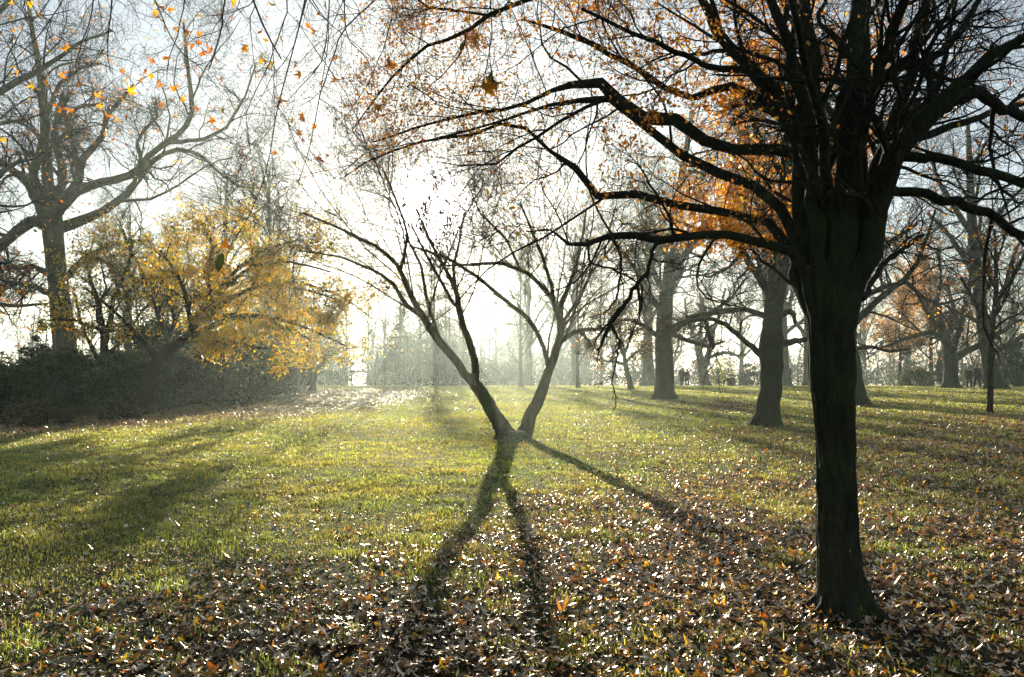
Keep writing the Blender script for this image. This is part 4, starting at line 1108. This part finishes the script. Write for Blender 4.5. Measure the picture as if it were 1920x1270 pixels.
S = [
    ("dark evergreen shrub at the left edge of the picture, lowest of the row", 10, 26, 190, 84, 9000),
    ("broad glossy evergreen shrub in front of the big left trunk", 120, 29, 210, 108, 9000),
    ("tall evergreen bush with open sky beside it left of the big trunk", 84, 36, 90, 150, 8000),
    ("dark evergreen shrub at the foot of the leaning yellow tree", 240, 28, 200, 110, 9000),
    ("high evergreen bush behind the leaning yellow trunk", 290, 34, 230, 150, 10000),
    ("rounded evergreen bush right of the leaning yellow trunk", 370, 33, 200, 108, 9000),
    ("grey green bush with pale glints near the end of the row", 450, 38, 170, 110, 8000),
    ("last leafy evergreen of the row, beside the small crooked tree", 510, 42, 90, 90, 6000),
    ("tall misty evergreen behind the small crooked tree", 500, 50, 190, 150, 8000),
]
for i, (lab, u, Y, wp, hp, n) in enumerate(S):
    shrub("evergreen_shrub", lab, u, Y, wp, hp, 300 + i, int(n * 1.3), (.07, .17))
shrub("bramble_mound", "low tangled bramble mound at the foot of the left shrubs", 90, 22.5, 260, 42, 320, 6000, (.04, .09),
      pal=([(.03, .05, .02), (.06, .05, .03), (.10, .07, .04)], [3, 2, 1]))
shrub("bramble_mound", "small dark bramble clump at the lawn edge below the leaning trunk", 235, 24.5, 70, 34, 321, 2500, (.04, .09),
      pal=([(.03, .05, .02), (.06, .05, .03)], [3, 2]))
OLIVE = ([(.16, .17, .07), (.10, .13, .05), (.24, .22, .12)], [2, 2, 1])
shrub("round_bush", "rounded pale topped bush alone on the far lawn edge at right", 1716, 66, 66, 34, 330, 6000, (.10, .18), pal=OLIVE)
shrub("evergreen_shrub", "dark green shrub immediately left of the squat knobbly plane", 1766, 68, 34, 70, 331, 4000, (.10, .18))
shrub("evergreen_shrub", "wide green shrub at the far right edge beyond the tall tapering plane", 1905, 66, 90, 90, 332, 8000, (.10, .18))
shrub("evergreen_shrub", "large leafy green mass behind the walking couple", 1860, 84, 170, 130, 333, 8000, (.12, .22), pal=([(.10, .13, .05), (.07, .10, .04)], [1, 1]))
shrub("yellow_shrub", "small bright yellow green shrub behind the litter bin", 1352, 80, 44, 64, 334, 1500, (.12, .2), pal=([(.55, .55, .10), (.40, .45, .10)], [1, 1]), m=LEAF, gap=.2)
shrub("clipped_hedge", "low clipped hedge extending right from the litter bin", 1403, 82, 46, 46, 335, 4000, (.10, .18), dpth=1.0, pal=([(.10, .12, .06), (.07, .09, .04)], [1, 1]))
shrub("clipped_hedge", "long low misty hedge beneath the far belt inside the V", 925, 82, 160, 46, 336, 7000, (.12, .22), dpth=1.5)
shrub("evergreen_shrub", "conical misty evergreen right of the pale railings", 758, 76, 90, 110, 337, 8000, (.12, .22))
shrub("evergreen_shrub", "low misty bush beside the left end of the railings", 575, 74, 90, 56, 338, 6000, (.12, .22))
shrub("evergreen_shrub", "broad misty bush in the far belt left of the V", 840, 86, 150, 90, 339, 8000, (.12, .22))

shrub("evergreen_tree", "tall dark evergreen mass in the mist behind the yellow leaved tree", 430, 60, 240, 230, 340, 12000, (.14, .26), cat='tree')
shrub("evergreen_tree", "misty evergreen crown rising behind the right end of the yellow canopy", 560, 68, 200, 190, 341, 10000, (.14, .26), cat='tree')
shrub("evergreen_tree", "high evergreen seen through the left part of the yellow canopy", 300, 52, 230, 230, 342, 12000, (.12, .24), cat='tree')
shrub("evergreen_tree", "dark evergreen tree at the left edge behind the shrub row", -60, 46, 200, 100, 343, 9000, (.12, .24), cat='tree')

# far-off wood closing the view
rng = np.random.default_rng(77)
bk = Baker(); tb = Tubes()
for i in range(230):
    Yw = rng.uniform(125, 225); uw = rng.uniform(-500, 2400) if i < 140 else rng.uniform(560, 1120)
    if 646 < uw < 694: continue
    xw = (uw - 960) / F * Yw
    hh = rng.uniform(6, 12) * (1.3 if uw < 1150 else .9) + 4 * vnoise(uw / 100., i * 0 + 3, 1.6, 9)
    zb = float(H(xw, Yw)); wd_ = rng.uniform(2.2, 4.5)
    pr_ = np.array([(xw, Yw, zb - .3), (xw + rng.normal(0, .3), Yw, zb + hh * .4), (xw + rng.normal(0, .5), Yw, zb + hh * .9)])
    tb.add(pr_, np.array([.35, .25, .06]), 6)
    tk = resample(pr_, [.35, .25, .06], 12)
    c1, r1 = grow(tk[0][None], tk[1][None], rng=rng, **lv(14, .15, 25, 65, .5, .4, 7, .15, .3, 0, .03))
    c2, r2 = grow(c1, r1, rng=rng, **lv(7, .1, 30, 70, .5, .5, 5, .2, .1, 0, .02))
    c3, r3 = grow(c2, r2, rng=rng, **lv(4, .1, 30, 70, .6, .5, 4, .2, .1, 0, .015))
    tb.add(c1, r1, 4); tb.add(c2, r2, 3); tb.add(c3, r3, 3)
    m_ = 520
    d_ = norm(rng.normal(0, 1, (m_, 3))) * rng.uniform(0, 1, (m_, 1)) ** .5
    pp = np.array([xw, Yw, zb + hh * .30]) + d_ * np.array([wd_, wd_, hh * .33])
    pp[:, 2] = np.maximum(pp[:, 2], zb + .1)
    bk.add(DIAMOND[0], pp, rotmats(m_, rng, 1.0), rng.uniform(.25, .6, m_), palette(m_, [(.05, .06, .03), (.08, .07, .04), (.03, .05, .025)], [1, 1, 1], rng))
for i in range(260):
    Yw = rng.uniform(88, 135); uw = rng.uniform(-400, 2300)
    if 640 < uw < 700: continue
    xw = (uw - 960) / F * Yw; zb = float(H(xw, Yw)); hh = rng.uniform(2.2, 5.2); wd_ = rng.uniform(2, 4); m_ = 330
    d_ = norm(rng.normal(0, 1, (m_, 3))) * rng.uniform(0, 1, (m_, 1)) ** .5
    pp = np.array([xw, Yw, zb + hh * .45]) + d_ * np.array([wd_, wd_, hh * .55])
    pp[:, 2] = np.maximum(pp[:, 2], zb + .1)
    bk.add(DIAMOND[0], pp, rotmats(m_, rng, 1.0), rng.uniform(.18, .42, m_), palette(m_, [(.07, .08, .04), (.10, .09, .05), (.05, .07, .03)], [1, 1, 1], rng))
fw = tb.build("far_wood", TWIG, None)
tag(fw, "pale misty band of woodland far beyond the lawn edge", 'wood', kind='stuff')
fu = bk.build("far_undergrowth", LEAF_GREEN)
tag(fu, "hazy dark undergrowth and evergreens along the foot of the far wood", 'undergrowth', kind='stuff')

# ------------------------------------------------------------------ railings
METAL = plain("painted_metal", (.04, .045, .045), .5, .2)
WOOD = plain("weathered_wood", (.12, .10, .07), .85)
def boxes(name, lst, m, parent, bev=0.0):
    V, Fc = [], []
    for (c, s) in lst:
        n0 = len(V)
        for dx in (-.5, .5):
            for dy in (-.5, .5):
                for dz in (-.5, .5):
                    V.append((c[0] + dx * s[0], c[1] + dy * s[1], c[2] + dz * s[2]))
        for f in ((0, 1, 3, 2), (4, 6, 7, 5), (0, 4, 5, 1), (2, 3, 7, 6), (0, 2, 6, 4), (1, 5, 7, 3)):
            Fc.append([n0 + i for i in f])
    o = mesh_np(name, np.array(V, float), [np.array(Fc)], m, parent)
    if bev:
        md = o.modifiers.new("bevel", 'BEVEL'); md.width = bev; md.segments = 2
    return o
FY = 72.0
fx0, fx1 = (612 - 960) / F * FY, (704 - 960) / F * FY
fz = float(H(.5 * (fx0 + fx1), FY))
fn = empty("railing_fence", (.5 * (fx0 + fx1), FY, fz), "upright park railings glowing in the mist at the far left of the lawn", 'fence')
hw = (fx1 - fx0) / 2
Lh = 1.45
boxes("bars", [((x, 0, Lh / 2), (.075, .04, Lh)) for x in np.arange(-hw + .1, hw, .20)], METAL, fn)
boxes("rail", [((0, .042, Lh - .14), (2 * hw, .035, .08))], METAL, fn)
boxes("rail", [((0, .042, .16), (2 * hw, .035, .08))], METAL, fn)
for x in (-hw, 0.0, hw):
    boxes("post", [((x, .095, .78), (.12, .06, 1.56))], METAL, fn, .01)

# wooden post on the lawn
bp_ = at(811, 754, 36.5)
bo = empty("wooden_post", (bp_[0], bp_[1], float(H(bp_[0], bp_[1]))), "short dark wooden post alone on the lawn left of the V tree", 'post')
tb = Tubes(); tb.add(np.array([(0, 0, -.05), (0, 0, .1), (0.004, 0, .22), (.006, 0, .27), (.006, 0, .29)]), np.array([.055, .052, .05, .05, .035]), 10)
tb.build("shaft", WOOD, bo)
tb = Tubes(); tb.add(np.array([(.006, 0, .288), (.006, 0, .296), (.006, 0, .30)]), np.array([.040, .036, .004]), 10)
tb.build("cap", WOOD, bo)

# litter bin
bx_ = (1370 - 960) / F * 65.0
lb = empty("litter_bin", (bx_, 65.0, float(H(bx_, 65.0))), "dark round litter bin with a raised domed lid on the far lawn", 'bin')
BINM = plain("bin_green", (.02, .04, .025), .5)
def lathe(name, prof, k, m, parent, smooth=True):
    a = np.arange(k) / k * 2 * math.pi
    V = np.concatenate([np.stack([np.cos(a) * r, np.sin(a) * r, np.full(k, z)], 1) for z, r in prof])
    f = np.array([[i * k + j, i * k + (j + 1) % k, (i + 1) * k + (j + 1) % k, (i + 1) * k + j] for i in range(len(prof) - 1) for j in range(k)])
    return mesh_np(name, V, [f], m, parent, smooth=smooth)
lathe("barrel", [(0, .01), (0, .29), (.04, .31), (.06, .30), (.6, .31), (.64, .33), (.67, .33), (.67, .30), (.5, .28), (.5, .01)], 24, BINM, lb, False)
lathe("lid", [(.83, .345), (.85, .345), (.90, .29), (.96, .18), (.99, .06), (1.03, .02), (1.03, .001)], 24, BINM, lb, False)
for q in range(4):
    an = q * math.pi / 2 + .785
    boxes("lid_post", [((math.cos(an) * .30, math.sin(an) * .30, .75), (.03, .03, .19))], METAL, lb)


# ------------------------------------------------------------------ people
SKIN = plain("skin", (.42, .26, .19), .6, vary=.05)
def skin_obj(name, verts, edges, radii, m, parent, root=0, sub=2):
    me = bpy.data.meshes.new(name)
    me.from_pydata([tuple(v) for v in verts], edges, [])
    me.materials.append(m)
    o = bpy.data.objects.new(name, me); COL.objects.link(o); o.parent = parent
    md = o.modifiers.new("skin", 'SKIN'); md.use_smooth_shade = True
    if not me.skin_vertices: me.skin_vertices.new(name="")
    sv = me.skin_vertices[0].data
    for i, r in enumerate(radii):
        sv[i].radius = (r, r) if not isinstance(r, tuple) else r
        sv[i].use_root = (i == root)
    s = o.modifiers.new("sub", 'SUBSURF'); s.levels = sub; s.render_levels = sub
    return o


def person(label, u, Y, heading, height, step=.16, coat=(.02, .025, .02), trous=(.02, .02, .025), hair=(.03, .02, .015), long_coat=True,
           arms='pockets', bag=None, hairlen=0.0, shoe=(.02, .02, .02), group=None):
    x = (u - 960) / F * Y
    root = empty("person", (x, Y, float(H(x, Y))), label, 'person', group)
    root.rotation_euler = (0, 0, heading); root.scale = (height / 1.75,) * 3
    # faces -Y in its own frame; joints
    V, E, R = [], [], []
    def v(p, r, par=None):
        V.append(p); R.append(r)
        if par is not None: E.append((par, len(V) - 1))
        return len(V) - 1
    pel = v((0, 0, .95), (.15, .12))
    wai = v((0, .0, 1.08), (.135, .11), pel); che = v((0, .01, 1.28), (.16, .12), wai); shl = v((0, .01, 1.41), (.11, .09), che)
    nek = v((0, -.005, 1.49), .055, shl); jaw = v((0, -.03, 1.555), (.062, .068), nek); hd = v((0, -.02, 1.64), (.078, .092), jaw); top = v((0, -.01, 1.71), (.06, .07), hd)
    nose = v((0, -.125, 1.615), .014, hd)
    for s in (-1, 1): v((s * .088, -.015, 1.615), .016, hd)
    joints = {}
    for s in (-1, 1):
        dy = step * s
        hp = v((s * .09, 0, .90), .095, pel); kn = v((s * .095, -dy * .5 - .02, .50), .062, hp)
        ak = v((s * .095, -dy + .03, .09), .042, kn); to = v((s * .105, -dy - .12, .035), .036, ak)
        joints[s] = (hp, kn, ak, to)
        sh = v((s * .17, .01, 1.40), .058, shl)
        if arms == 'pockets': el_, wr_, ha_ = (s * .27, .06, 1.14), (s * .21, -.10, .96), (s * .19, -.15, .90)
        else: el_, wr_, ha_ = (s * .235, .05 - s * .04, 1.13), (s * .245, -.03 - s * .10, .89), (s * .24, -.05 - s * .12, .81)
        el = v(el_, .042, sh); wr = v(wr_, .028, el); ha = v(ha_, (.040, .022), wr)
        for q, (off, ln) in enumerate([(-.03, .065), (-.01, .078), (.01, .072), (.028, .058)]):
            f1 = v((ha_[0], ha_[1] + off, ha_[2] - .045), .009, ha); v((ha_[0] - s * .012, ha_[1] + off, ha_[2] - .045 - ln * .6), .008, f1)
        th = v((ha_[0] - s * .012, ha_[1] - .042, ha_[2] + .0), .010, ha); v((ha_[0] - s * .02, ha_[1] - .06, ha_[2] - .035), .009, th)
    skin_obj("body", V, E, R, SKIN, root, 0, 1)
    # coat with sleeves
    C = plain("coat_cloth", coat, .9, vary=.2); V, E, R = [], [], []
    if long_coat: a0 = v((0, .01, .62), (.25, .20)); a1 = v((0, .01, .80), (.24, .19), a0)
    else: a1 = v((0, .01, .88), (.21, .18))
    a2 = v((0, .01, 1.06), (.205, .17), a1); a3 = v((0, .015, 1.27), (.215, .17), a2); a4 = v((0, .015, 1.41), (.14, .11), a3); a5 = v((0, .005, 1.48), .075, a4)
    for s in (-1, 1):
        sh = v((s * .18, .01, 1.39), .075, a4)
        if arms == 'pockets': el = v((s * .255, .05, 1.13), .068, sh); v((s * .20, -.09, .97), .058, el)
        else: el = v((s * .25, .05 - s * .04, 1.13), .058, sh); v((s * .255, -.03 - s * .10, .90), .045, el)
    skin_obj("coat", V, E, R, C, root, 0, 2)
    T = plain("trouser_cloth", trous, .9, vary=.2); V, E, R = [], [], []
    p0 = v((0, 0, .95), (.155, .125))
    for s in (-1, 1):
        dy = step * s
        h_ = v((s * .092, 0, .86), .115, p0); k_ = v((s * .096, -dy * .5 - .02, .50), .095, h_); v((s * .096, -dy + .03, .11), .075, k_)
    skin_obj("trousers", V, E, R, T, root, 0, 2)
    SH = plain("shoe_leather", shoe, .5)
    for s in (-1, 1):
        dy = step * s; V, E, R = [], [], []
        a_ = v((s * .098, -dy + .06, .05), .045); b__ = v((s * .10, -dy - .03, .045), .048, a_); v((s * .108, -dy - .15, .035), .038, b__)
        skin_obj("shoe", V, E, R, SH, root, 0, 2)
    HR = plain("hair", hair, .7); V, E, R = [], [], []
    a_ = v((0, .005, 1.70), (.085, .088)); b__ = v((0, .03, 1.63), (.09, .08), a_); c__ = v((0, .045, 1.55), (.07, .05), b__)
    if hairlen: v((0, .07, 1.55 - hairlen), (.07, .04), c__)
    skin_obj("hair", V, E, R, HR, root, 0, 2)
    return root


def handbag(label, u, Y, z, col):
    x = (u - 960) / F * Y
    g0 = float(H(x, Y))
    r = empty("shoulder_bag", (x, Y, g0 + z), label, 'bag')
    M_ = plain("bag_cloth", col, .8)
    boxes("pouch", [((0, 0, .14), (.30, .14, .28))], M_, r, .04)
    a = np.linspace(0, math.pi, 9)
    tb = Tubes(); tb.add(np.stack([np.cos(a) * .10, np.zeros(9), .27 + np.sin(a) * .22], 1), np.full(9, .012), 6); tb.build("strap", M_, r)


person("shorter walking person in a dark jacket, beside the one in a long coat", 1816, 59.0, math.pi * .93, 1.66, .17, long_coat=False, arms='swing', trous=(.015, .018, .02), shoe=(.35, .33, .3))
person("walking person in a long dark coat just left of the tapering plane trunk", 1831, 59.2, math.pi * 1.05, 1.84, .20, long_coat=True, arms='pockets', hairlen=.14, shoe=(.4, .38, .34))
handbag("small purple bag beside the person in the long coat", 1843, 59.0, .72, (.16, .10, .35))
person("taller person strolling in the mist, left of the pair by the Y forked tree", 1278, 72.0, math.pi * .9, 1.80, .12, coat=(.03, .03, .03))
person("person in a wide coat, right of the misty pair by the Y forked tree", 1288, 72.3, math.pi * 1.1, 1.66, .12, coat=(.03, .03, .035), hairlen=.12)
person("lone person in a dark jacket walking behind the mossy plane tree", 1478, 64.0, math.pi * 1.2, 1.72, .15, coat=(.03, .03, .03), long_coat=False, arms='swing')

# ------------------------------------------------------------------ plane tree behind the camera whose twigs hang into the view
rng = np.random.default_rng(55)
ob = np.array([-4.6, -3.2, 0.0]); ob[2] = float(H(ob[0], ob[1]))
ot = empty("plane_tree", ob, "overhanging plane twigs with big orange leaves dangling across the upper left", 'tree')
tb = Tubes()
p, r = resample([ob - (0, 0, .05), ob + (0, 0, 1.5), ob + (.1, .1, 4), ob + (.3, .5, 6.5), ob + (.4, 1.5, 9.5), ob + (.3, 2, 13)], [.42, .36, .32, .27, .18, .06], 30, .03, rng)
tb.add(p, flare(p, r, .4, .5), 20, .04, rng)
main = []
for pts, r0 in [([ob + (.1, .1, 4.4), (-4.4, 1.5, 7.0), (-4.2, 5, 8.2), (-3.6, 8.5, 7.8), (-2.8, 11.0, 7.2)], .14),
                ([ob + (.2, .3, 5.4), (-2.8, .5, 8.2), (-1.2, 3.5, 8.6), (-.6, 7.0, 7.4), (-.9, 9.5, 6.6)], .12),
                ([ob + (.1, .2, 4.9), (-6.2, 1.0, 7.6), (-6.6, 4.5, 8.8), (-6.0, 8.0, 8.2), (-5.6, 10.5, 7.2)], .12)]:
    q, r = resample(pts, np.array([1, .7, .5, .3, .15]) * r0, 22, .2, rng)
    tb.add(q, r, 9, .04, rng); main.append((q, r))
tb.build("trunk", BARK_PLANE, ot, ob)
TW = [  # traced hanging twigs (u, v, Y, half width px)
    [(212, -120, 9, 3), (212, 0, 9, 2.2), (206, 50, 9, 2), (200, 90, 9, 1.5), (206, 135, 9, 1)],
    [(430, -140, 8.5, 4), (422, 0, 8.5, 2.4), (418, 45, 8.5, 2.2), (408, 90, 8.5, 2), (392, 130, 8.5, 1.6)],
    [(452, -120, 7.5, 4), (472, 0, 7.5, 3), (490, 42, 7.5, 2.8), (508, 75, 7.5, 2.6), (527, 110, 7.5, 2)],
    [(350, -100, 9.5, 3), (346, 0, 9.5, 1.8), (335, 60, 9.5, 1.5), (315, 110, 9.5, 1.2), (312, 150, 9.5, .9)],
    [(620, -100, 8, 3), (618, 0, 8, 2), (615, 60, 8, 1.7), (605, 120, 8, 1.5), (560, 165, 8, 1.2), (540, 190, 8, .9)],
    [(30, -120, 8.5, 3), (50, -20, 8.5, 2), (42, 20, 8.5, 1.6), (70, 45, 8.5, 1.3), (130, 80, 8.5, 1)],
    [(260, -90, 9, 3), (290, 0, 9, 1.7), (330, 90, 9, 1.4), (380, 130, 9, 1.1), (430, 190, 9, .9)],
    [(650, -80, 9.5, 2.6), (645, 20, 9.5, 2), (650, 75, 9.5, 1.7), (690, 110, 9.5, 1.5), (705, 180, 9.5, 1.2)],
    [(560, -90, 9.5, 3), (590, 10, 9.5, 1.7), (620, 50, 9.5, 1.4), (600, 180, 9.5, 1.1), (560, 200, 9.5, .8)],
    [(150, -90, 9.5, 3), (120, 0, 9.5, 1.8), (80, 60, 9.5, 1.5), (30, 110, 9.5, 1.2), (10, 140, 9.5, .8)],
    [(600, -110, 6.5, 3), (560, 60, 6.5, 2), (520, 200, 6.5, 1.7), (500, 330, 6.5, 1.4), (470, 400, 6.5, 1.2), (440, 452, 6.5, 1)],
    [(700, -110, 9, 3), (740, 10, 9, 1.8), (720, 90, 9, 1.5), (690, 160, 9, 1.2), (640, 230, 9, .9)],
    [(520, -110, 10, 3), (540, 20, 10, 1.8), (500, 130, 10, 1.4), (460, 210, 10, 1.1), (470, 290, 10, .9)],
    [(780, -110, 9, 3), (800, 20, 9, 1.6), (780, 110, 9, 1.3), (800, 200, 9, 1)],
    [(200, -110, 10, 3), (170, 30, 10, 1.8), (140, 120, 10, 1.4), (160, 200, 10, 1.1), (230, 240, 10, .8)],
    [(640, 60, 9.5, 2), (600, 180, 9.5, 1.6), (580, 280, 9.5, 1.2), (560, 340, 9.5, .8)],
    [(900, -130, 4.8, 3.6), (920, -30, 4.8, 2.2), (925, 60, 4.8, 1.8), (915, 120, 4.8, 1.4), (910, 140, 4.8, 1.2)],
]
tw_pts = []
twP, twR = [], []
for L in TW:
    pts = [at(u, v, Y) for u, v, Y, r in L]; rd = [r * Y / F for u, v, Y, r in L]
    top = pts[0]
    best = min(((np.linalg.norm(q - top, axis=1).min(), q, rr) for q, rr in main), key=lambda z: z[0])
    j = int(np.linalg.norm(best[1] - top, axis=1).argmin())
    a_ = best[1][j]
    pts = [a_, (a_ + top) / 2 + (0, 0, .1)] + pts; rd = [rd[0] * 1.8, rd[0] * 1.3] + rd
    q, r = resample(pts, rd, 20, .5, rng)
    twP.append(q); twR.append(r); tw_pts.append(q[5:])
twP, twR = np.array(twP), np.array(twR)
twR = twR * .68
cb = Tubes(); cb.add(twP, twR, 6)
C1, R1 = grow(twP, twR, rng=rng, **lv(10, .30, 25, 65, .26, .6, 8, .16, 0, -.02, .0026))
C2, R2 = grow(C1, R1, rng=rng, **lv(6, .2, 25, 65, .6, .7, 6, .18, 0, -.01, .0018))
C3, R3 = grow(C2, R2, rng=rng, **lv(4, .2, 25, 65, .6, .7, 5, .2, 0, -.01, .0014))
for c, r, k_ in ((C1, R1, 4), (C2, R2, 3), (C3, R3, 3)): cb.add(c, r, k_)
LV_ = [(20, 5), (55, 8), (68, 22), (123, 90, 1.3), (20, 125), (32, 135), (86, 160), (115, 143), (62, 160), (105, 200), (112, 208), (125, 213), (135, 210),
       (148, 155), (174, 157, 1.1), (182, 180), (185, 200), (200, 220), (218, 222), (237, 222), (197, 246, 1.1), (212, 100), (228, 134), (237, 150), (245, 172, 1.2),
       (262, 152), (272, 134), (285, 143), (296, 152), (303, 160), (318, 165), (325, 168), (288, 115), (290, 5, .8), (297, 15), (305, 12), (290, 24), (317, 20, 1.1), (305, 40, 1.1), (327, 53), (310, 57),
       (350, 55), (351, 60, 1.1), (372, 65), (375, 80), (352, 84), (362, 85), (380, 100), (395, 98, 1.2), (405, 112), (367, 122), (350, 124), (310, 110), (340, 187, 1.1), (298, 198), (327, 220),
       (369, 27), (370, 205), (399, 226, 1.1), (417, 210), (448, 127), (458, 90, 1.2), (485, 62), (497, 76), (525, 70), (513, 10), (440, 3), (487, 112, 1.2), (512, 120, 1.2), (415, 145),
       (553, 120, 1.3), (562, 140), (525, 187, 1.2), (520, 200), (565, 220, 1.3), (590, 240), (560, 250), (548, 230), (600, 298, 1.4), (617, 292, 1.1), (516, 288), (8, 262),
       (610, 8), (598, 25), (630, 110), (628, 148), (650, 200), (590, 60), (577, 50), (610, 165), (707, 200, 1.3), (735, 120, 1.4), (640, 35), (645, 150), (672, 178), (655, 250)]
bk = Baker(); allp = np.concatenate(tw_pts + [C1.reshape(-1, 3), C2.reshape(-1, 3)])
ptc = []
allu, allv = project(allp[:, 0], allp[:, 1], allp[:, 2])
for e in LV_:
    u, v_ = e[:2]; s = e[2] if len(e) > 2 else rng.uniform(.75, 1.0)
    ia = int(((allu - u) ** 2 + (allv - v_) ** 2).argmin())   # the nearest twig carries the leaf
    Yd = allp[ia][1]
    p0 = at(u, v_, Yd)
    bk.add(STARS[int(rng.integers(0, 7))], p0[None], rotmats(1, rng, 1.0), np.array([.135 * s * Yd / 9]), palette(1, [(.80, .36, .03), (.70, .26, .04), (.78, .46, .04)], [3, 3, 2], rng, .1))
    m_ = .5 * (p0 + allp[ia]) + np.array([0, 0, .04])
    ptc.append(np.array([allp[ia], m_, p0]))
# the two nearest leaf clusters
for (u, v_, Y, s, c) in [(422, 462, 6.5, .12, (.55, .20, .03)), (432, 466, 6.5, .10, (.16, .14, .07)), (410, 491, 6.45, .17, (.02, .035, .015)),
                         (914, 166, 4.8, .15, (.62, .30, .02)), (902, 158, 4.78, .15, (.30, .16, .03)), (925, 156, 4.82, .14, (.36, .17, .03)), (918, 150, 4.85, .13, (.10, .09, .03)), (866, 88, 5.5, .10, (.05, .05, .03)), (728, 118, 6, .09, (.25, .13, .06)),
                         (711, 200, 6, .10, (.3, .18, .08))]:
    p0 = at(u, v_, Y); ia = int(np.linalg.norm(allp - p0, axis=1).argmin())
    M = np.array([[[1, 0, 0], [0, 0, 1], [0, -1, 0]]]) @ rotmats(1, rng, .25)
    if 455 < v_ < 470 or v_ < 200: M = np.array([[[1, 0, 0], [0, 0, 1], [0, -1, 0]]]) @ rotmats(1, rng, .7)
    if v_ == 491: M = np.array([[[.97, -.17, 0], [.0, 0, 1], [-.17, -.97, 0]]])
    bk.add(OVALS[1] if v_ == 491 else STARS[int(rng.integers(0, 7))], p0[None], M, np.array([s]), np.array([c]))
    ptc.append(np.array([allp[ia], .5 * (p0 + allp[ia]) + (0, 0, .04), p0]))
ptc = np.array(ptc)
cb.add(ptc, np.full(ptc.shape[:2], .0014), 3)
cb.build("crown", TWIG, ot, ob)
bk.build("leaves", LEAF, ot, ob)

# ------------------------------------------------------------------ haze
hz = bpy.data.materials.new("haze_air"); hz.use_nodes = True
for n_ in list(hz.node_tree.nodes): hz.node_tree.nodes.remove(n_)
pv = hz.node_tree.nodes.new("ShaderNodeVolumePrincipled")
pv.inputs['Density'].default_value = HAZE_DENSITY
pv.inputs['Anisotropy'].default_value = HAZE_G
pv.inputs['Color'].default_value = (.86, 1.0, .94, 1)
oo = hz.node_tree.nodes.new("ShaderNodeOutputMaterial")
hz.node_tree.links.new(pv.outputs[0], oo.inputs['Volume'])
zlo = float(Z.min()) - 1.0
top_z = 21.6
hb = boxes("haze", [((0, 225, (zlo + top_z) / 2), (640, 540, top_z - zlo))], hz, None)
tag(hb, "pale morning mist filling the air of the park", kind='stuff')
